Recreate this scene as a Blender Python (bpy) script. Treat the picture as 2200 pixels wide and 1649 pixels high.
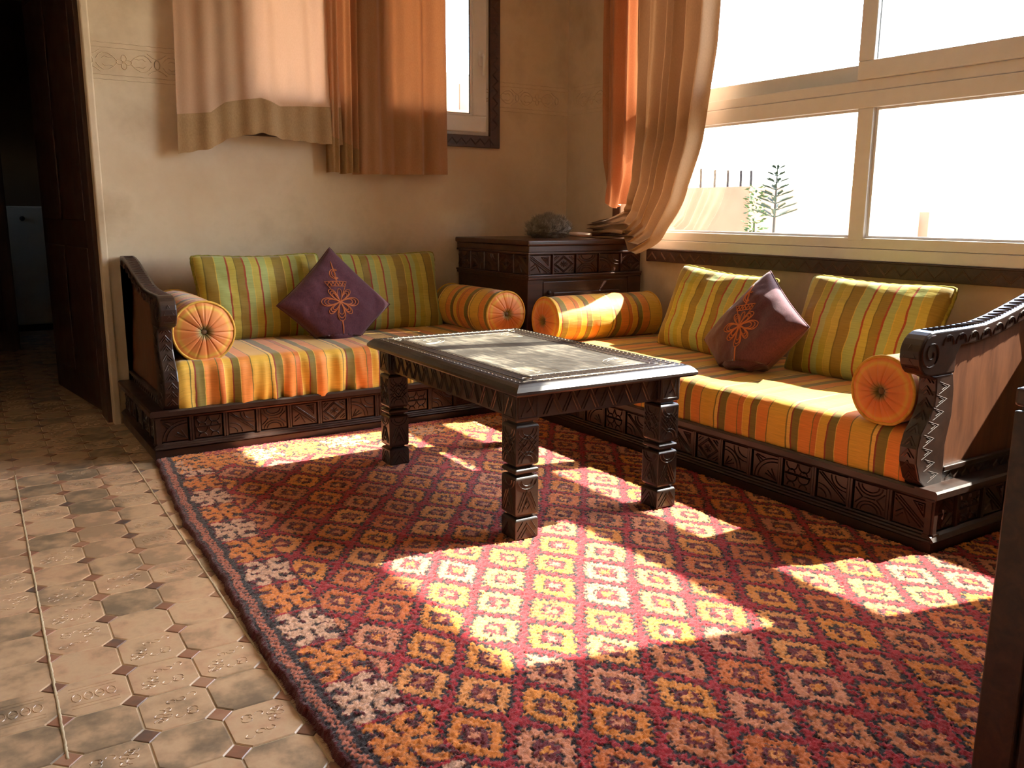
import bpy, bmesh, math, random
import numpy as np
from mathutils import Vector, Matrix, noise

random.seed(7)
R = math.radians
SC = bpy.context.scene
COL = SC.collection
for o in list(bpy.data.objects):
    bpy.data.objects.remove(o)

# ------------------------------------------------------------------ camera
cam_d = bpy.data.cameras.new('camera')
cam = bpy.data.objects.new('camera', cam_d)
COL.objects.link(cam)
cam_d.sensor_fit = 'HORIZONTAL'
cam_d.sensor_width = 36.0
cam_d.lens = 30.377
cam_d.clip_start = 0.05
cam_d.clip_end = 400
yaw, pitch, roll = R(32.814), R(11.197), R(0.358)
fw = Vector((math.sin(yaw) * math.cos(pitch), math.cos(yaw) * math.cos(pitch), -math.sin(pitch)))
rt = Vector((math.cos(yaw), -math.sin(yaw), 0))
up = rt.cross(fw)
rt2 = math.cos(roll) * rt + math.sin(roll) * up
up2 = -math.sin(roll) * rt + math.cos(roll) * up
m3 = Matrix((rt2, up2, -fw)).transposed()
cam.matrix_world = Matrix.Translation((0, 0, 1.0)) @ m3.to_4x4()
SC.camera = cam

# ------------------------------------------------------------------ world, sun, exposure
world = bpy.data.worlds.new('sky')
SC.world = world
world.use_nodes = True
wn = world.node_tree
wn.nodes.clear()
wo = wn.nodes.new('ShaderNodeOutputWorld')
wb = wn.nodes.new('ShaderNodeBackground')
ws = wn.nodes.new('ShaderNodeTexSky')
ws.sky_type = 'NISHITA'
ws.sun_disc = False
ws.sun_elevation = R(44)
ws.sun_rotation = R(104)
ws.dust_density = 1.4
ws.air_density = 1.0
wb.inputs['Strength'].default_value = 3.0
wn.links.new(ws.outputs[0], wb.inputs[0])
wn.links.new(wb.outputs[0], wo.inputs[0])

sun_d = bpy.data.lights.new('sun', 'SUN')
sun_d.energy = 36.0
sun_d.angle = R(0.6)
sun_d.color = (1.0, 0.94, 0.83)
sun = bpy.data.objects.new('sun', sun_d)
COL.objects.link(sun)
sun.location = (12, -3, 12)
sun.rotation_euler = Vector((-1, 0.26, -1.0)).to_track_quat('-Z', 'Y').to_euler()

SC.view_settings.view_transform = 'Standard'
SC.view_settings.look = 'None'
SC.view_settings.gamma = 1.0
SC.view_settings.use_curve_mapping = False
SC.view_settings.exposure = 0.28
SC.cycles.max_bounces = 7
SC.cycles.glossy_bounces = 3
SC.cycles.caustics_reflective = False
SC.cycles.caustics_refractive = False


# ------------------------------------------------------------------ mesh helpers
class MB:
    def __init__(self):
        self.v = []; self.f = []; self.uv = None

    def add(self, vs, fs):
        n = len(self.v)
        self.v += [tuple(p) for p in vs]
        self.f += [tuple(i + n for i in q) for q in fs]

    def box(self, x0, x1, y0, y1, z0, z1):
        self.add([(x0, y0, z0), (x1, y0, z0), (x1, y1, z0), (x0, y1, z0),
                  (x0, y0, z1), (x1, y0, z1), (x1, y1, z1), (x0, y1, z1)],
                 [(0, 3, 2, 1), (4, 5, 6, 7), (0, 1, 5, 4), (1, 2, 6, 5), (2, 3, 7, 6), (3, 0, 4, 7)])

    def prism(self, prof, to3, a, b):
        """extrude a 2D profile (list of (p,q)) from a to b; to3(p,q,t) gives a point"""
        n = len(prof)
        vs = [to3(p, q, a) for p, q in prof] + [to3(p, q, b) for p, q in prof]
        fs = [(i, (i + 1) % n, (i + 1) % n + n, i + n) for i in range(n)]
        fs += [tuple(range(n - 1, -1, -1)), tuple(range(n, 2 * n))]
        self.add(vs, fs)

    def tube(self, pts, r, n=8, closed=False, cap=True):
        pts = [Vector(p) for p in pts]
        m = len(pts)
        base = len(self.v)
        prev = None
        for i, p in enumerate(pts):
            a = pts[(i - 1) % m] if (closed or i > 0) else p
            b = pts[(i + 1) % m] if (closed or i < m - 1) else p
            t = (b - a)
            if t.length < 1e-9:
                t = Vector((0, 0, 1))
            t.normalize()
            if prev is None:
                h = Vector((0, 0, 1)) if abs(t.z) < .9 else Vector((1, 0, 0))
                s = t.cross(h).normalized()
            else:
                s = (prev - t * prev.dot(t)).normalized()
            prev = s
            u = t.cross(s)
            rr = r[i] if isinstance(r, (list, tuple)) else r
            for k in range(n):
                an = 2 * math.pi * k / n
                self.v.append(tuple(p + rr * (math.cos(an) * s + math.sin(an) * u)))
        rng = m if closed else m - 1
        for i in range(rng):
            j = (i + 1) % m
            for k in range(n):
                k2 = (k + 1) % n
                self.f.append((base + i * n + k, base + i * n + k2, base + j * n + k2, base + j * n + k))
        if cap and not closed:
            self.f.append(tuple(base + k for k in range(n - 1, -1, -1)))
            self.f.append(tuple(base + (m - 1) * n + k for k in range(n)))

    def lathe(self, prof, c=(0, 0, 0), n=24, axis='z'):
        base = len(self.v)
        for (r, h) in prof:
            for k in range(n):
                a = 2 * math.pi * k / n
                q = (r * math.cos(a), r * math.sin(a), h)
                if axis == 'y':
                    q = (q[0], q[2], q[1])
                if axis == 'x':
                    q = (q[2], q[0], q[1])
                self.v.append((c[0] + q[0], c[1] + q[1], c[2] + q[2]))
        for i in range(len(prof) - 1):
            for k in range(n):
                k2 = (k + 1) % n
                self.f.append((base + i * n + k, base + i * n + k2, base + (i + 1) * n + k2, base + (i + 1) * n + k))

    def grid(self, P, nu, nv, uv=None):
        """P: list of nu*nv points row major (v rows of u)"""
        base = len(self.v)
        self.v += [tuple(p) for p in P]
        for j in range(nv - 1):
            for i in range(nu - 1):
                a = base + j * nu + i
                self.f.append((a, a + 1, a + nu + 1, a + nu))
        if uv is not None:
            if self.uv is None:
                self.uv = [(0, 0)] * base
            self.uv += list(uv)

    def ridges(self, lines, O, U, V, N, w, h):
        """carved lines: triangular section strips on the plane O,U,V raised along N"""
        O, U, V, N = Vector(O), Vector(U), Vector(V), Vector(N)
        for L in lines:
            for (a, b) in zip(L[:-1], L[1:]):
                A = O + U * a[0] + V * a[1]
                B = O + U * b[0] + V * b[1]
                t = B - A
                if t.length < 1e-7:
                    continue
                t.normalize()
                s = N.cross(t) * (w / 2)
                e = t * (w * .25)
                A = A - e; B = B + e
                dn = N * (-0.0008)
                self.add([A - s + dn, A + s + dn, A + N * h, B - s + dn, B + s + dn, B + N * h],
                         [(0, 3, 5, 2), (1, 2, 5, 4), (0, 2, 1), (3, 4, 5)])

    def mesh(self, name, smooth=False):
        me = bpy.data.meshes.new(name)
        me.from_pydata(self.v, [], self.f)
        if self.uv is not None:
            uvl = me.uv_layers.new(name='UVMap')
            li = np.zeros(len(me.loops), dtype=np.int32)
            me.loops.foreach_get('vertex_index', li)
            arr = np.array(self.uv + [(0, 0)] * (len(self.v) - len(self.uv)), dtype=np.float32)[li]
            uvl.data.foreach_set('uv', arr.ravel())
        if smooth:
            me.polygons.foreach_set('use_smooth', [True] * len(me.polygons))
        me.update()
        return me


def fixn(me):
    bm = bmesh.new(); bm.from_mesh(me)
    bmesh.ops.recalc_face_normals(bm, faces=bm.faces)
    bm.to_mesh(me); bm.free()


def obj(name, mb, mat, parent=None, smooth=False, bevel=0, fix=True, seg=2):
    me = mb if isinstance(mb, bpy.types.Mesh) else mb.mesh(name, smooth)
    if fix and not isinstance(mb, bpy.types.Mesh):
        fixn(me)
    o = bpy.data.objects.new(name, me)
    COL.objects.link(o)
    if mat is not None and not me.materials:
        me.materials.append(mat)
    if parent is not None:
        o.parent = parent
    if bevel:
        b = o.modifiers.new('bevel', 'BEVEL')
        b.width = bevel; b.segments = seg; b.limit_method = 'ANGLE'; b.angle_limit = R(40)
    return o


def tag(o, label, cat=None, group=None):
    o['label'] = label
    if cat:
        o['category'] = cat
    if group:
        o['group'] = group
    return o


def struct(o, label=None):
    o['kind'] = 'structure'
    if label:
        o['label'] = label
    return o


def thing(name, label, cat, loc=(0, 0, 0), rz=0, group=None):
    o = bpy.data.objects.new(name, None)
    COL.objects.link(o)
    o.empty_display_size = .1
    o.location = loc
    o.rotation_euler = (0, 0, rz)
    return tag(o, label, cat, group)


def boxo(name, b, mat, parent=None, bevel=0):
    m = MB(); m.box(*b)
    return obj(name, m, mat, parent, bevel=bevel)


def arc(cx, cy, rx, ry, a0, a1, n=10):
    return [(cx + rx * math.cos(R(a0 + (a1 - a0) * i / n)), cy + ry * math.sin(R(a0 + (a1 - a0) * i / n)))
            for i in range(n + 1)]


# ------------------------------------------------------------------ materials
def mat_new(name):
    m = bpy.data.materials.new(name)
    m.use_nodes = True
    nt = m.node_tree
    nt.nodes.clear()
    out = nt.nodes.new('ShaderNodeOutputMaterial')
    bs = nt.nodes.new('ShaderNodeBsdfPrincipled')
    nt.links.new(bs.outputs[0], out.inputs[0])
    return m, nt, bs, out


def N(nt, t, **kw):
    n = nt.nodes.new(t)
    for k, v in kw.items():
        if k in n.inputs.keys():
            n.inputs[k].default_value = v
        else:
            setattr(n, k, v)
    return n


def rgb(h, s=1.0):
    """sRGB 0..255 triple to linear"""
    def c(x):
        x = x / 255
        return x / 12.92 if x <= .04045 else ((x + .055) / 1.055) ** 2.4
    return (c(h[0]) * s, c(h[1]) * s, c(h[2]) * s, 1)


def ramp(nt, stops, interp='LINEAR'):
    n = nt.nodes.new('ShaderNodeValToRGB')
    cr = n.color_ramp
    cr.interpolation = interp
    while len(cr.elements) < len(stops):
        cr.elements.new(1.0)
    for e, (p, c) in zip(cr.elements, stops):
        e.position = p
        e.color = c
    return n


def add_bump(nt, bs, height, strength, dist):
    b = N(nt, 'ShaderNodeBump')
    b.inputs['Strength'].default_value = strength
    b.inputs['Distance'].default_value = dist
    nt.links.new(height, b.inputs['Height'])
    nt.links.new(b.outputs[0], bs.inputs['Normal'])
    return b


def mat_mottled(name, c1, c2, scale=3.0, rough=.9, bump=.15, detail=6, bdist=.004, bscale=None, spec=.3, c3=None):
    m, nt, bs, out = mat_new(name)
    tc = N(nt, 'ShaderNodeTexCoord')
    n1 = N(nt, 'ShaderNodeTexNoise', Scale=scale, Detail=detail, Roughness=.6)
    nt.links.new(tc.outputs['Object'], n1.inputs['Vector'])
    st = [(.3, c1), (.7, c2)] if c3 is None else [(.28, c1), (.5, c2), (.72, c3)]
    rp = ramp(nt, st)
    nt.links.new(n1.outputs[0], rp.inputs[0])
    nt.links.new(rp.outputs[0], bs.inputs['Base Color'])
    bs.inputs['Roughness'].default_value = rough
    bs.inputs['Specular IOR Level'].default_value = spec
    n2 = N(nt, 'ShaderNodeTexNoise', Scale=bscale or scale * 12, Detail=4)
    nt.links.new(tc.outputs['Object'], n2.inputs['Vector'])
    add_bump(nt, bs, n2.outputs[0], bump, bdist)
    return m


def mat_wood(name, dark, light, rough=.38, scale=(2, 18, 18), spec=.5, coat=.15, bump=.12, rvar=.25):
    m, nt, bs, out = mat_new(name)
    tc = N(nt, 'ShaderNodeTexCoord')
    mp = N(nt, 'ShaderNodeMapping')
    mp.inputs['Scale'].default_value = scale
    nt.links.new(tc.outputs['Object'], mp.inputs[0])
    n1 = N(nt, 'ShaderNodeTexNoise', Scale=2.2, Detail=8, Roughness=.65, Distortion=.6)
    nt.links.new(mp.outputs[0], n1.inputs['Vector'])
    rp = ramp(nt, [(.3, dark), (.72, light)])
    nt.links.new(n1.outputs[0], rp.inputs[0])
    nt.links.new(rp.outputs[0], bs.inputs['Base Color'])
    n3 = N(nt, 'ShaderNodeTexNoise', Scale=9, Detail=5)
    nt.links.new(tc.outputs['Object'], n3.inputs['Vector'])
    mr = N(nt, 'ShaderNodeMapRange')
    mr.inputs['To Min'].default_value = rough - rvar / 2
    mr.inputs['To Max'].default_value = rough + rvar / 2
    nt.links.new(n3.outputs[0], mr.inputs['Value'])
    nt.links.new(mr.outputs[0], bs.inputs['Roughness'])
    bs.inputs['Specular IOR Level'].default_value = spec
    bs.inputs['Coat Weight'].default_value = coat
    bs.inputs['Coat Roughness'].default_value = .25
    add_bump(nt, bs, n1.outputs[0], bump, .002)
    return m


def mat_plain(name, c, rough=.5, spec=.5, metal=0):
    m, nt, bs, out = mat_new(name)
    tc = N(nt, 'ShaderNodeTexCoord')
    n1 = N(nt, 'ShaderNodeTexNoise', Scale=25, Detail=3)
    nt.links.new(tc.outputs['Object'], n1.inputs['Vector'])
    rp = ramp(nt, [(.2, tuple(x * .93 for x in c[:3]) + (1,)), (.8, c)])
    nt.links.new(n1.outputs[0], rp.inputs[0])
    nt.links.new(rp.outputs[0], bs.inputs['Base Color'])
    bs.inputs['Roughness'].default_value = rough
    bs.inputs['Specular IOR Level'].default_value = spec
    bs.inputs['Metallic'].default_value = metal
    return m


def mat_stripes(name, bands, period, wob=.004, rough=.62, sheen=.3, slub=1.0):
    """bands: list of (width, colour); stripes run along v, u is in metres"""
    m, nt, bs, out = mat_new(name)
    uv = N(nt, 'ShaderNodeUVMap')
    sx = N(nt, 'ShaderNodeSeparateXYZ')
    nt.links.new(uv.outputs[0], sx.inputs[0])
    nz = N(nt, 'ShaderNodeTexNoise', Scale=16, Detail=3)
    nt.links.new(uv.outputs[0], nz.inputs['Vector'])
    a = N(nt, 'ShaderNodeMath', operation='MULTIPLY_ADD')
    nt.links.new(nz.outputs[0], a.inputs[0])
    a.inputs[1].default_value = wob * 2
    nt.links.new(sx.outputs[0], a.inputs[2])
    d = N(nt, 'ShaderNodeMath', operation='DIVIDE')
    nt.links.new(a.outputs[0], d.inputs[0]); d.inputs[1].default_value = period
    fr = N(nt, 'ShaderNodeMath', operation='FRACT')
    nt.links.new(d.outputs[0], fr.inputs[0])
    tot = sum(w for w, c in bands)
    st = []; p = 0
    for w, c in bands:
        st.append((p / tot, c)); p += w
    rp = ramp(nt, st, 'CONSTANT')
    nt.links.new(fr.outputs[0], rp.inputs[0])
    # slubby cross threads
    mp = N(nt, 'ShaderNodeMapping'); mp.inputs['Scale'].default_value = (14, 260, 1)
    nt.links.new(uv.outputs[0], mp.inputs[0])
    n2 = N(nt, 'ShaderNodeTexNoise', Scale=1.0, Detail=4)
    nt.links.new(mp.outputs[0], n2.inputs['Vector'])
    mr = N(nt, 'ShaderNodeMapRange')
    mr.inputs['To Min'].default_value = 1 - .3 * slub
    mr.inputs['To Max'].default_value = 1 + .3 * slub
    nt.links.new(n2.outputs[0], mr.inputs['Value'])
    mx = N(nt, 'ShaderNodeMix', data_type='RGBA', blend_type='MULTIPLY')
    mx.inputs['Factor'].default_value = 1
    nt.links.new(rp.outputs[0], mx.inputs[6]); nt.links.new(mr.outputs[0], mx.inputs[7])
    nt.links.new(mx.outputs[2], bs.inputs['Base Color'])
    bs.inputs['Roughness'].default_value = rough
    bs.inputs['Sheen Weight'].default_value = sheen
    bs.inputs['Sheen Roughness'].default_value = .4
    bs.inputs['Specular IOR Level'].default_value = .35
    mp2 = N(nt, 'ShaderNodeMapping'); mp2.inputs['Scale'].default_value = (18, 70, 1)
    nt.links.new(uv.outputs[0], mp2.inputs[0])
    n3 = N(nt, 'ShaderNodeTexNoise', Scale=1.0, Detail=5)
    nt.links.new(mp2.outputs[0], n3.inputs['Vector'])
    add_bump(nt, bs, n3.outputs[0], .35, .004)
    return m


PLASTER = mat_mottled('plaster', rgb((176, 152, 124)), rgb((206, 184, 156)), 2.2, .70, .12, bscale=30, spec=.35, c3=rgb((194, 168, 138)))
CEIL = mat_mottled('ceiling_paint', rgb((222, 212, 192)), rgb((232, 224, 206)), 2, .9, .05)
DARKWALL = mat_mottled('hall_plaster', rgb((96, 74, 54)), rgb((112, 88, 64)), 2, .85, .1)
WOOD = mat_wood('dark_carved_wood', rgb((29, 18, 13)), rgb((56, 34, 24)), .34)
WOODHI = mat_wood('dark_carved_relief', rgb((34, 21, 15)), rgb((64, 39, 27)), .32)
WOODM = mat_wood('matt_carved_relief', rgb((40, 26, 18)), rgb((72, 46, 32)), .62, spec=.25, coat=0)
WOODP = mat_wood('brown_end_panel', rgb((78, 45, 28)), rgb((118, 72, 46)), .42, scale=(14, 14, 2), rvar=.15)
WOODC = mat_wood('reddish_wood', rgb((44, 24, 17)), rgb((80, 46, 31)), .36)
WOODT = mat_wood('black_table_wood', rgb((24, 17, 13)), rgb((48, 36, 28)), .34, spec=.55)
DOORW = mat_wood('door_wood', rgb((44, 24, 15)), rgb((72, 40, 26)), .5, scale=(14, 14, 1.4), coat=0)
TRIMW = mat_wood('trim_wood', rgb((50, 31, 24)), rgb((78, 50, 40)), .5, coat=0)
TRIMR = mat_plain('trim_carving', rgb((122, 88, 66)), .55, .4)
PVC = mat_plain('white_frame', rgb((220, 215, 214)), .38, .5)
GASKET = mat_plain('black_gasket', rgb((30, 30, 32)), .6, .3)


def table_top_mat():
    m, nt, bs, out = mat_new('dusty_table_top')
    tc = N(nt, 'ShaderNodeTexCoord')
    mp = N(nt, 'ShaderNodeMapping'); mp.inputs['Scale'].default_value = (30, 3.2, 5)
    nt.links.new(tc.outputs['Object'], mp.inputs[0])
    n1 = N(nt, 'ShaderNodeTexNoise', Scale=2.4, Detail=9, Roughness=.7, Distortion=.8)
    nt.links.new(mp.outputs[0], n1.inputs['Vector'])
    n2 = N(nt, 'ShaderNodeTexNoise', Scale=5.5, Detail=5, Roughness=.6)
    nt.links.new(tc.outputs['Object'], n2.inputs['Vector'])
    ad = N(nt, 'ShaderNodeMath', operation='MULTIPLY')
    nt.links.new(n1.outputs[0], ad.inputs[0]); nt.links.new(n2.outputs[0], ad.inputs[1])
    rp = ramp(nt, [(.12, rgb((34, 30, 26))), (.24, rgb((66, 60, 52))), (.38, rgb((122, 113, 98)))])
    nt.links.new(ad.outputs[0], rp.inputs[0])
    nt.links.new(rp.outputs[0], bs.inputs['Base Color'])
    mr = N(nt, 'ShaderNodeMapRange')
    mr.inputs['To Min'].default_value = .3; mr.inputs['To Max'].default_value = .62
    nt.links.new(n2.outputs[0], mr.inputs['Value'])
    nt.links.new(mr.outputs[0], bs.inputs['Roughness'])
    add_bump(nt, bs, n1.outputs[0], .25, .002)
    return m


TTOP = table_top_mat()
INLAY = mat_plain('pale_carved_line', rgb((176, 160, 132)), .5, .5)


def mat_glass():
    m = bpy.data.materials.new('window_glass'); m.use_nodes = True
    nt = m.node_tree; nt.nodes.clear()
    out = nt.nodes.new('ShaderNodeOutputMaterial')
    tr = N(nt, 'ShaderNodeBsdfTransparent'); tr.inputs[0].default_value = (.95, .97, .96, 1)
    gl = N(nt, 'ShaderNodeBsdfGlossy'); gl.inputs['Roughness'].default_value = .02
    fr = N(nt, 'ShaderNodeFresnel'); fr.inputs[0].default_value = 1.35
    mx = N(nt, 'ShaderNodeMixShader')
    nt.links.new(fr.outputs[0], mx.inputs[0]); nt.links.new(tr.outputs[0], mx.inputs[1]); nt.links.new(gl.outputs[0], mx.inputs[2])
    nt.links.new(mx.outputs[0], out.inputs[0])
    return m


GLASS = mat_glass()


def mat_cloth(name, c1, c2, transl, tcol, rough=.8):
    m, nt, bs, out = mat_new(name)
    tc = N(nt, 'ShaderNodeTexCoord')
    mp = N(nt, 'ShaderNodeMapping'); mp.inputs['Scale'].default_value = (90, 90, 50)
    nt.links.new(tc.outputs['Object'], mp.inputs[0])
    n1 = N(nt, 'ShaderNodeTexNoise', Scale=2.2, Detail=7, Roughness=.7)
    nt.links.new(mp.outputs[0], n1.inputs['Vector'])
    rp = ramp(nt, [(.35, c1), (.68, c2)])
    nt.links.new(n1.outputs[0], rp.inputs[0])
    nt.links.new(rp.outputs[0], bs.inputs['Base Color'])
    bs.inputs['Roughness'].default_value = rough
    bs.inputs['Sheen Weight'].default_value = .25
    bs.inputs['Specular IOR Level'].default_value = .25
    add_bump(nt, bs, n1.outputs[0], .2, .002)
    t = N(nt, 'ShaderNodeBsdfTranslucent'); t.inputs[0].default_value = tcol
    mx = N(nt, 'ShaderNodeMixShader'); mx.inputs[0].default_value = transl
    nt.links.new(bs.outputs[0], mx.inputs[1]); nt.links.new(t.outputs[0], mx.inputs[2])
    nt.links.new(mx.outputs[0], out.inputs[0])
    return m


CURT = mat_cloth('curtain_cloth', rgb((196, 158, 126)), rgb((206, 170, 138)), .34, rgb((232, 182, 156)))
CURTR = mat_cloth('shaded_curtain_cloth', rgb((168, 124, 88)), rgb((180, 138, 102)), .18, rgb((214, 132, 84)))  # browner copy of the curtain, shade of the folds put into its colour
HEM = mat_cloth('curtain_hem_cloth', rgb((150, 118, 80)), rgb((172, 138, 96)), .12, rgb((190, 120, 70)))
CURTF = mat_cloth('lined_curtain_cloth', rgb((164, 130, 100)), rgb((176, 142, 110)), .022, rgb((224, 160, 110)))
CURTB = mat_cloth('thin_curtain_cloth', rgb((176, 118, 80)), rgb((188, 130, 92)), .12, rgb((206, 124, 80)))
PURPLE = mat_cloth('purple_suede', rgb((74, 36, 48)), rgb((98, 52, 62)), 0.0, rgb((60, 20, 30)))
THREAD = mat_plain('orange_thread', rgb((196, 112, 66)), .7, .3)

YEL = rgb((222, 172, 62)); ORG = rgb((224, 138, 58)); OLV = rgb((128, 112, 48)); RED = rgb((142, 62, 40)); LYL = rgb((232, 190, 88)); DOR = rgb((206, 116, 50))
SEATF = mat_stripes('seat_stripe_fabric',
                    [(.055, YEL), (.004, OLV), (.014, LYL), (.006, RED), (.032, OLV), (.003, YEL), (.05, ORG), (.003, OLV), (.022, DOR),
                     (.004, LYL), (.03, YEL), (.006, RED), (.026, OLV), (.003, LYL), (.046, ORG), (.004, OLV), (.02, YEL)], .328, wob=.004)
G1 = rgb((172, 160, 62)); G2 = rgb((146, 122, 50)); G3 = rgb((168, 176, 104)); G4 = rgb((188, 170, 74)); GR = rgb((160, 72, 44)); GD = rgb((120, 104, 44)); GY = rgb((206, 178, 80))
GREENF = mat_stripes('green_stripe_fabric',
                     [(.028, G1), (.003, GY), (.03, G4), (.004, GD), (.046, G2), (.004, GY), (.045, G3), (.009, GR), (.03, G4), (.004, GD),
                      (.034, G2), (.008, GR), (.03, G3), (.003, GY), (.03, G4), (.008, GR), (.034, G3), (.004, GY), (.028, G4), (.05, G2),
                      (.004, GY), (.03, G1), (.008, GR), (.03, G3)], .50, wob=.003)
PIPE = mat_mottled('green_cord', rgb((118, 112, 40)), rgb((166, 154, 66)), 60, .8, .3)
PIPEY = mat_mottled('yellow_cord', rgb((196, 146, 52)), rgb((222, 176, 80)), 60, .8, .3)
BUTTON = mat_plain('button_cloth', rgb((120, 92, 62)), .7, .3)


def cap_mat():
    m, nt, bs, out = mat_new('bolster_end_fabric')
    uv = N(nt, 'ShaderNodeUVMap')
    sx = N(nt, 'ShaderNodeSeparateXYZ'); nt.links.new(uv.outputs[0], sx.inputs[0])
    nz = N(nt, 'ShaderNodeTexNoise', Scale=5, Detail=3); nt.links.new(uv.outputs[0], nz.inputs['Vector'])
    a = N(nt, 'ShaderNodeMath', operation='MULTIPLY_ADD')
    nt.links.new(nz.outputs[0], a.inputs[0]); a.inputs[1].default_value = .1; nt.links.new(sx.outputs[0], a.inputs[2])
    oi = N(nt, 'ShaderNodeObjectInfo')
    rp = ramp(nt, [(0, rgb((84, 68, 40))), (.20, OLV), (.30, rgb((176, 116, 54))), (.38, DOR), (.62, rgb((212, 126, 54))), (.78, ORG), (.88, YEL), (.96, ORG)], 'LINEAR')
    nt.links.new(a.outputs[0], rp.inputs[0])
    nt.links.new(rp.outputs[0], bs.inputs['Base Color'])
    bs.inputs['Roughness'].default_value = .6
    bs.inputs['Sheen Weight'].default_value = .3
    return m


CAPM = cap_mat()


# ------------------------------------------------------------------ floor and tiles
YA = 4.37      # wall with the small window
XB = 3.203     # wall with the large window
XL, YR, ZC = -1.7, -2.0, 2.72

fl = MB(); fl.box(XL - .2, XB + .2, YR - .2, 9.2, -.06, .0022)
GROUT = mat_mottled('grout', rgb((168, 150, 122)), rgb((196, 180, 152)), 20, .85, .2)
floor = struct(obj('floor', fl, GROUT))


def tile_mat(name, cols, inset=False):
    m, nt, bs, out = mat_new(name)
    oi = N(nt, 'ShaderNodeObjectInfo')
    tc = N(nt, 'ShaderNodeTexCoord')
    wn_ = N(nt, 'ShaderNodeTexWhiteNoise', noise_dimensions='1D')
    nt.links.new(oi.outputs['Random'], wn_.inputs['W'])
    n1 = N(nt, 'ShaderNodeTexNoise', Scale=11, Detail=6, Roughness=.6, noise_dimensions='4D')
    nt.links.new(tc.outputs['Object'], n1.inputs['Vector'])
    mw = N(nt, 'ShaderNodeMath', operation='MULTIPLY'); mw.inputs[1].default_value = 37
    nt.links.new(oi.outputs['Random'], mw.inputs[0]); nt.links.new(mw.outputs[0], n1.inputs['W'])
    rp = ramp(nt, [(i / max(1, len(cols) - 1), c) for i, c in enumerate(cols)])
    mixv = N(nt, 'ShaderNodeMath', operation='MULTIPLY_ADD')
    nt.links.new(n1.outputs[0], mixv.inputs[0]); mixv.inputs[1].default_value = 2.3
    sh = N(nt, 'ShaderNodeMath', operation='MULTIPLY_ADD')
    nt.links.new(oi.outputs['Random'], sh.inputs[0]); sh.inputs[1].default_value = .8; sh.inputs[2].default_value = -1.0
    nt.links.new(sh.outputs[0], mixv.inputs[2])
    nt.links.new(mixv.outputs[0], rp.inputs[0])
    nt.links.new(rp.outputs[0], bs.inputs['Base Color'])
    n3 = N(nt, 'ShaderNodeTexNoise', Scale=20, Detail=4)
    nt.links.new(tc.outputs['Object'], n3.inputs['Vector'])
    mr = N(nt, 'ShaderNodeMapRange'); mr.inputs['To Min'].default_value = .24; mr.inputs['To Max'].default_value = .46
    nt.links.new(n3.outputs[0], mr.inputs['Value']); nt.links.new(mr.outputs[0], bs.inputs['Roughness'])
    add_bump(nt, bs, n1.outputs[0], .25, .004)
    return m


TILEM = tile_mat('octagon_tile', [rgb((118, 102, 84)), rgb((146, 124, 100)), rgb((178, 148, 118)), rgb((192, 162, 130)), rgb((186, 150, 120)), rgb((156, 130, 104))])
DIAM = tile_mat('diamond_tile', [rgb((84, 74, 70)), rgb((124, 90, 72)), rgb((146, 102, 80)), rgb((160, 122, 98))])

TP = .1405; TQ = .1435; DH = .0265; TROT = .021


def tile_pt(i, j):
    """lattice corner (where diamonds sit)"""
    x = .094 + i * .1375; y = 1.934 + j * TQ
    return (x + (y - 1.934) * .0165, y - (x - .094) * .004)


def oct_mesh(variant):
    g = .0011
    hx, hy = .1375 / 2, TQ / 2
    c = DH + .001
    P = [(-hx + c, -hy + g), (hx - c, -hy + g), (hx - g, -hy + c), (hx - g, hy - c), (hx - c, hy - g), (-hx + c, hy - g), (-hx + g, hy - c), (-hx + g, -hy + c)]
    mb = MB()
    n = 8
    b = .0022; z = .0042
    vs = [(x, y, -.004) for x, y in P] + [(x, y, z - .0018) for x, y in P] + [(x * (1 - b / hx), y * (1 - b / hy), z) for x, y in P]
    fs = [(i, (i + 1) % n, (i + 1) % n + n, i + n) for i in range(n)] + [(i + n, (i + 1) % n + n, (i + 1) % n + 2 * n, i + 2 * n) for i in range(n)]
    fs.append(tuple(range(2 * n, 3 * n)))
    mb.add(vs, fs)
    rr = random.Random(variant)
    if variant in (2, 3):      # pressed relief on some tiles
        L = []
        if variant == 2:
            for k in range(15):
                cx_, cy_ = rr.uniform(-.04, .04), rr.uniform(-.04, .04)
                r_ = rr.uniform(.006, .012)
                a0 = rr.uniform(0, 360)
                L.append(arc(cx_, cy_, r_, r_ * .8, a0, a0 + rr.uniform(180, 320), 7))
        else:
            for s in (-1, 1):
                L.append([(-.045, s * .03), (.045, s * .03)])
                L.append([(-.045, s * .042), (.045, s * .042)])
            for k in range(4):
                L.append(arc(-.033 + k * .022, 0, .009, .016, 0, 360, 10))
                L.append([(-.033 + k * .022 - .004, 0), (-.033 + k * .022 + .004, 0)])
        mb.ridges(L, (0, 0, z), (1, 0, 0), (0, 1, 0), (0, 0, 1), .0032, .0011)
    me = mb.mesh('tile'); fixn(me); me.materials.append(TILEM)
    return me


octs = [oct_mesh(k) for k in range(4)]


def dia_mesh():
    P = [(DH - .0012, 0), (0, DH - .0012), (-DH + .0012, 0), (0, -DH + .0012)]
    mb = MB()
    mb.add([(x, y, -.004) for x, y in P] + [(x, y, .003) for x, y in P] + [(x * .92, y * .92, .0042) for x, y in P],
           [(i, (i + 1) % 4, (i + 1) % 4 + 4, i + 4) for i in range(4)] + [(i + 4, (i + 1) % 4 + 4, (i + 1) % 4 + 8, i + 8) for i in range(4)] + [(8, 9, 10, 11)])
    me = mb.mesh('diamond_tile'); fixn(me); me.materials.append(DIAM)
    return me


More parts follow.
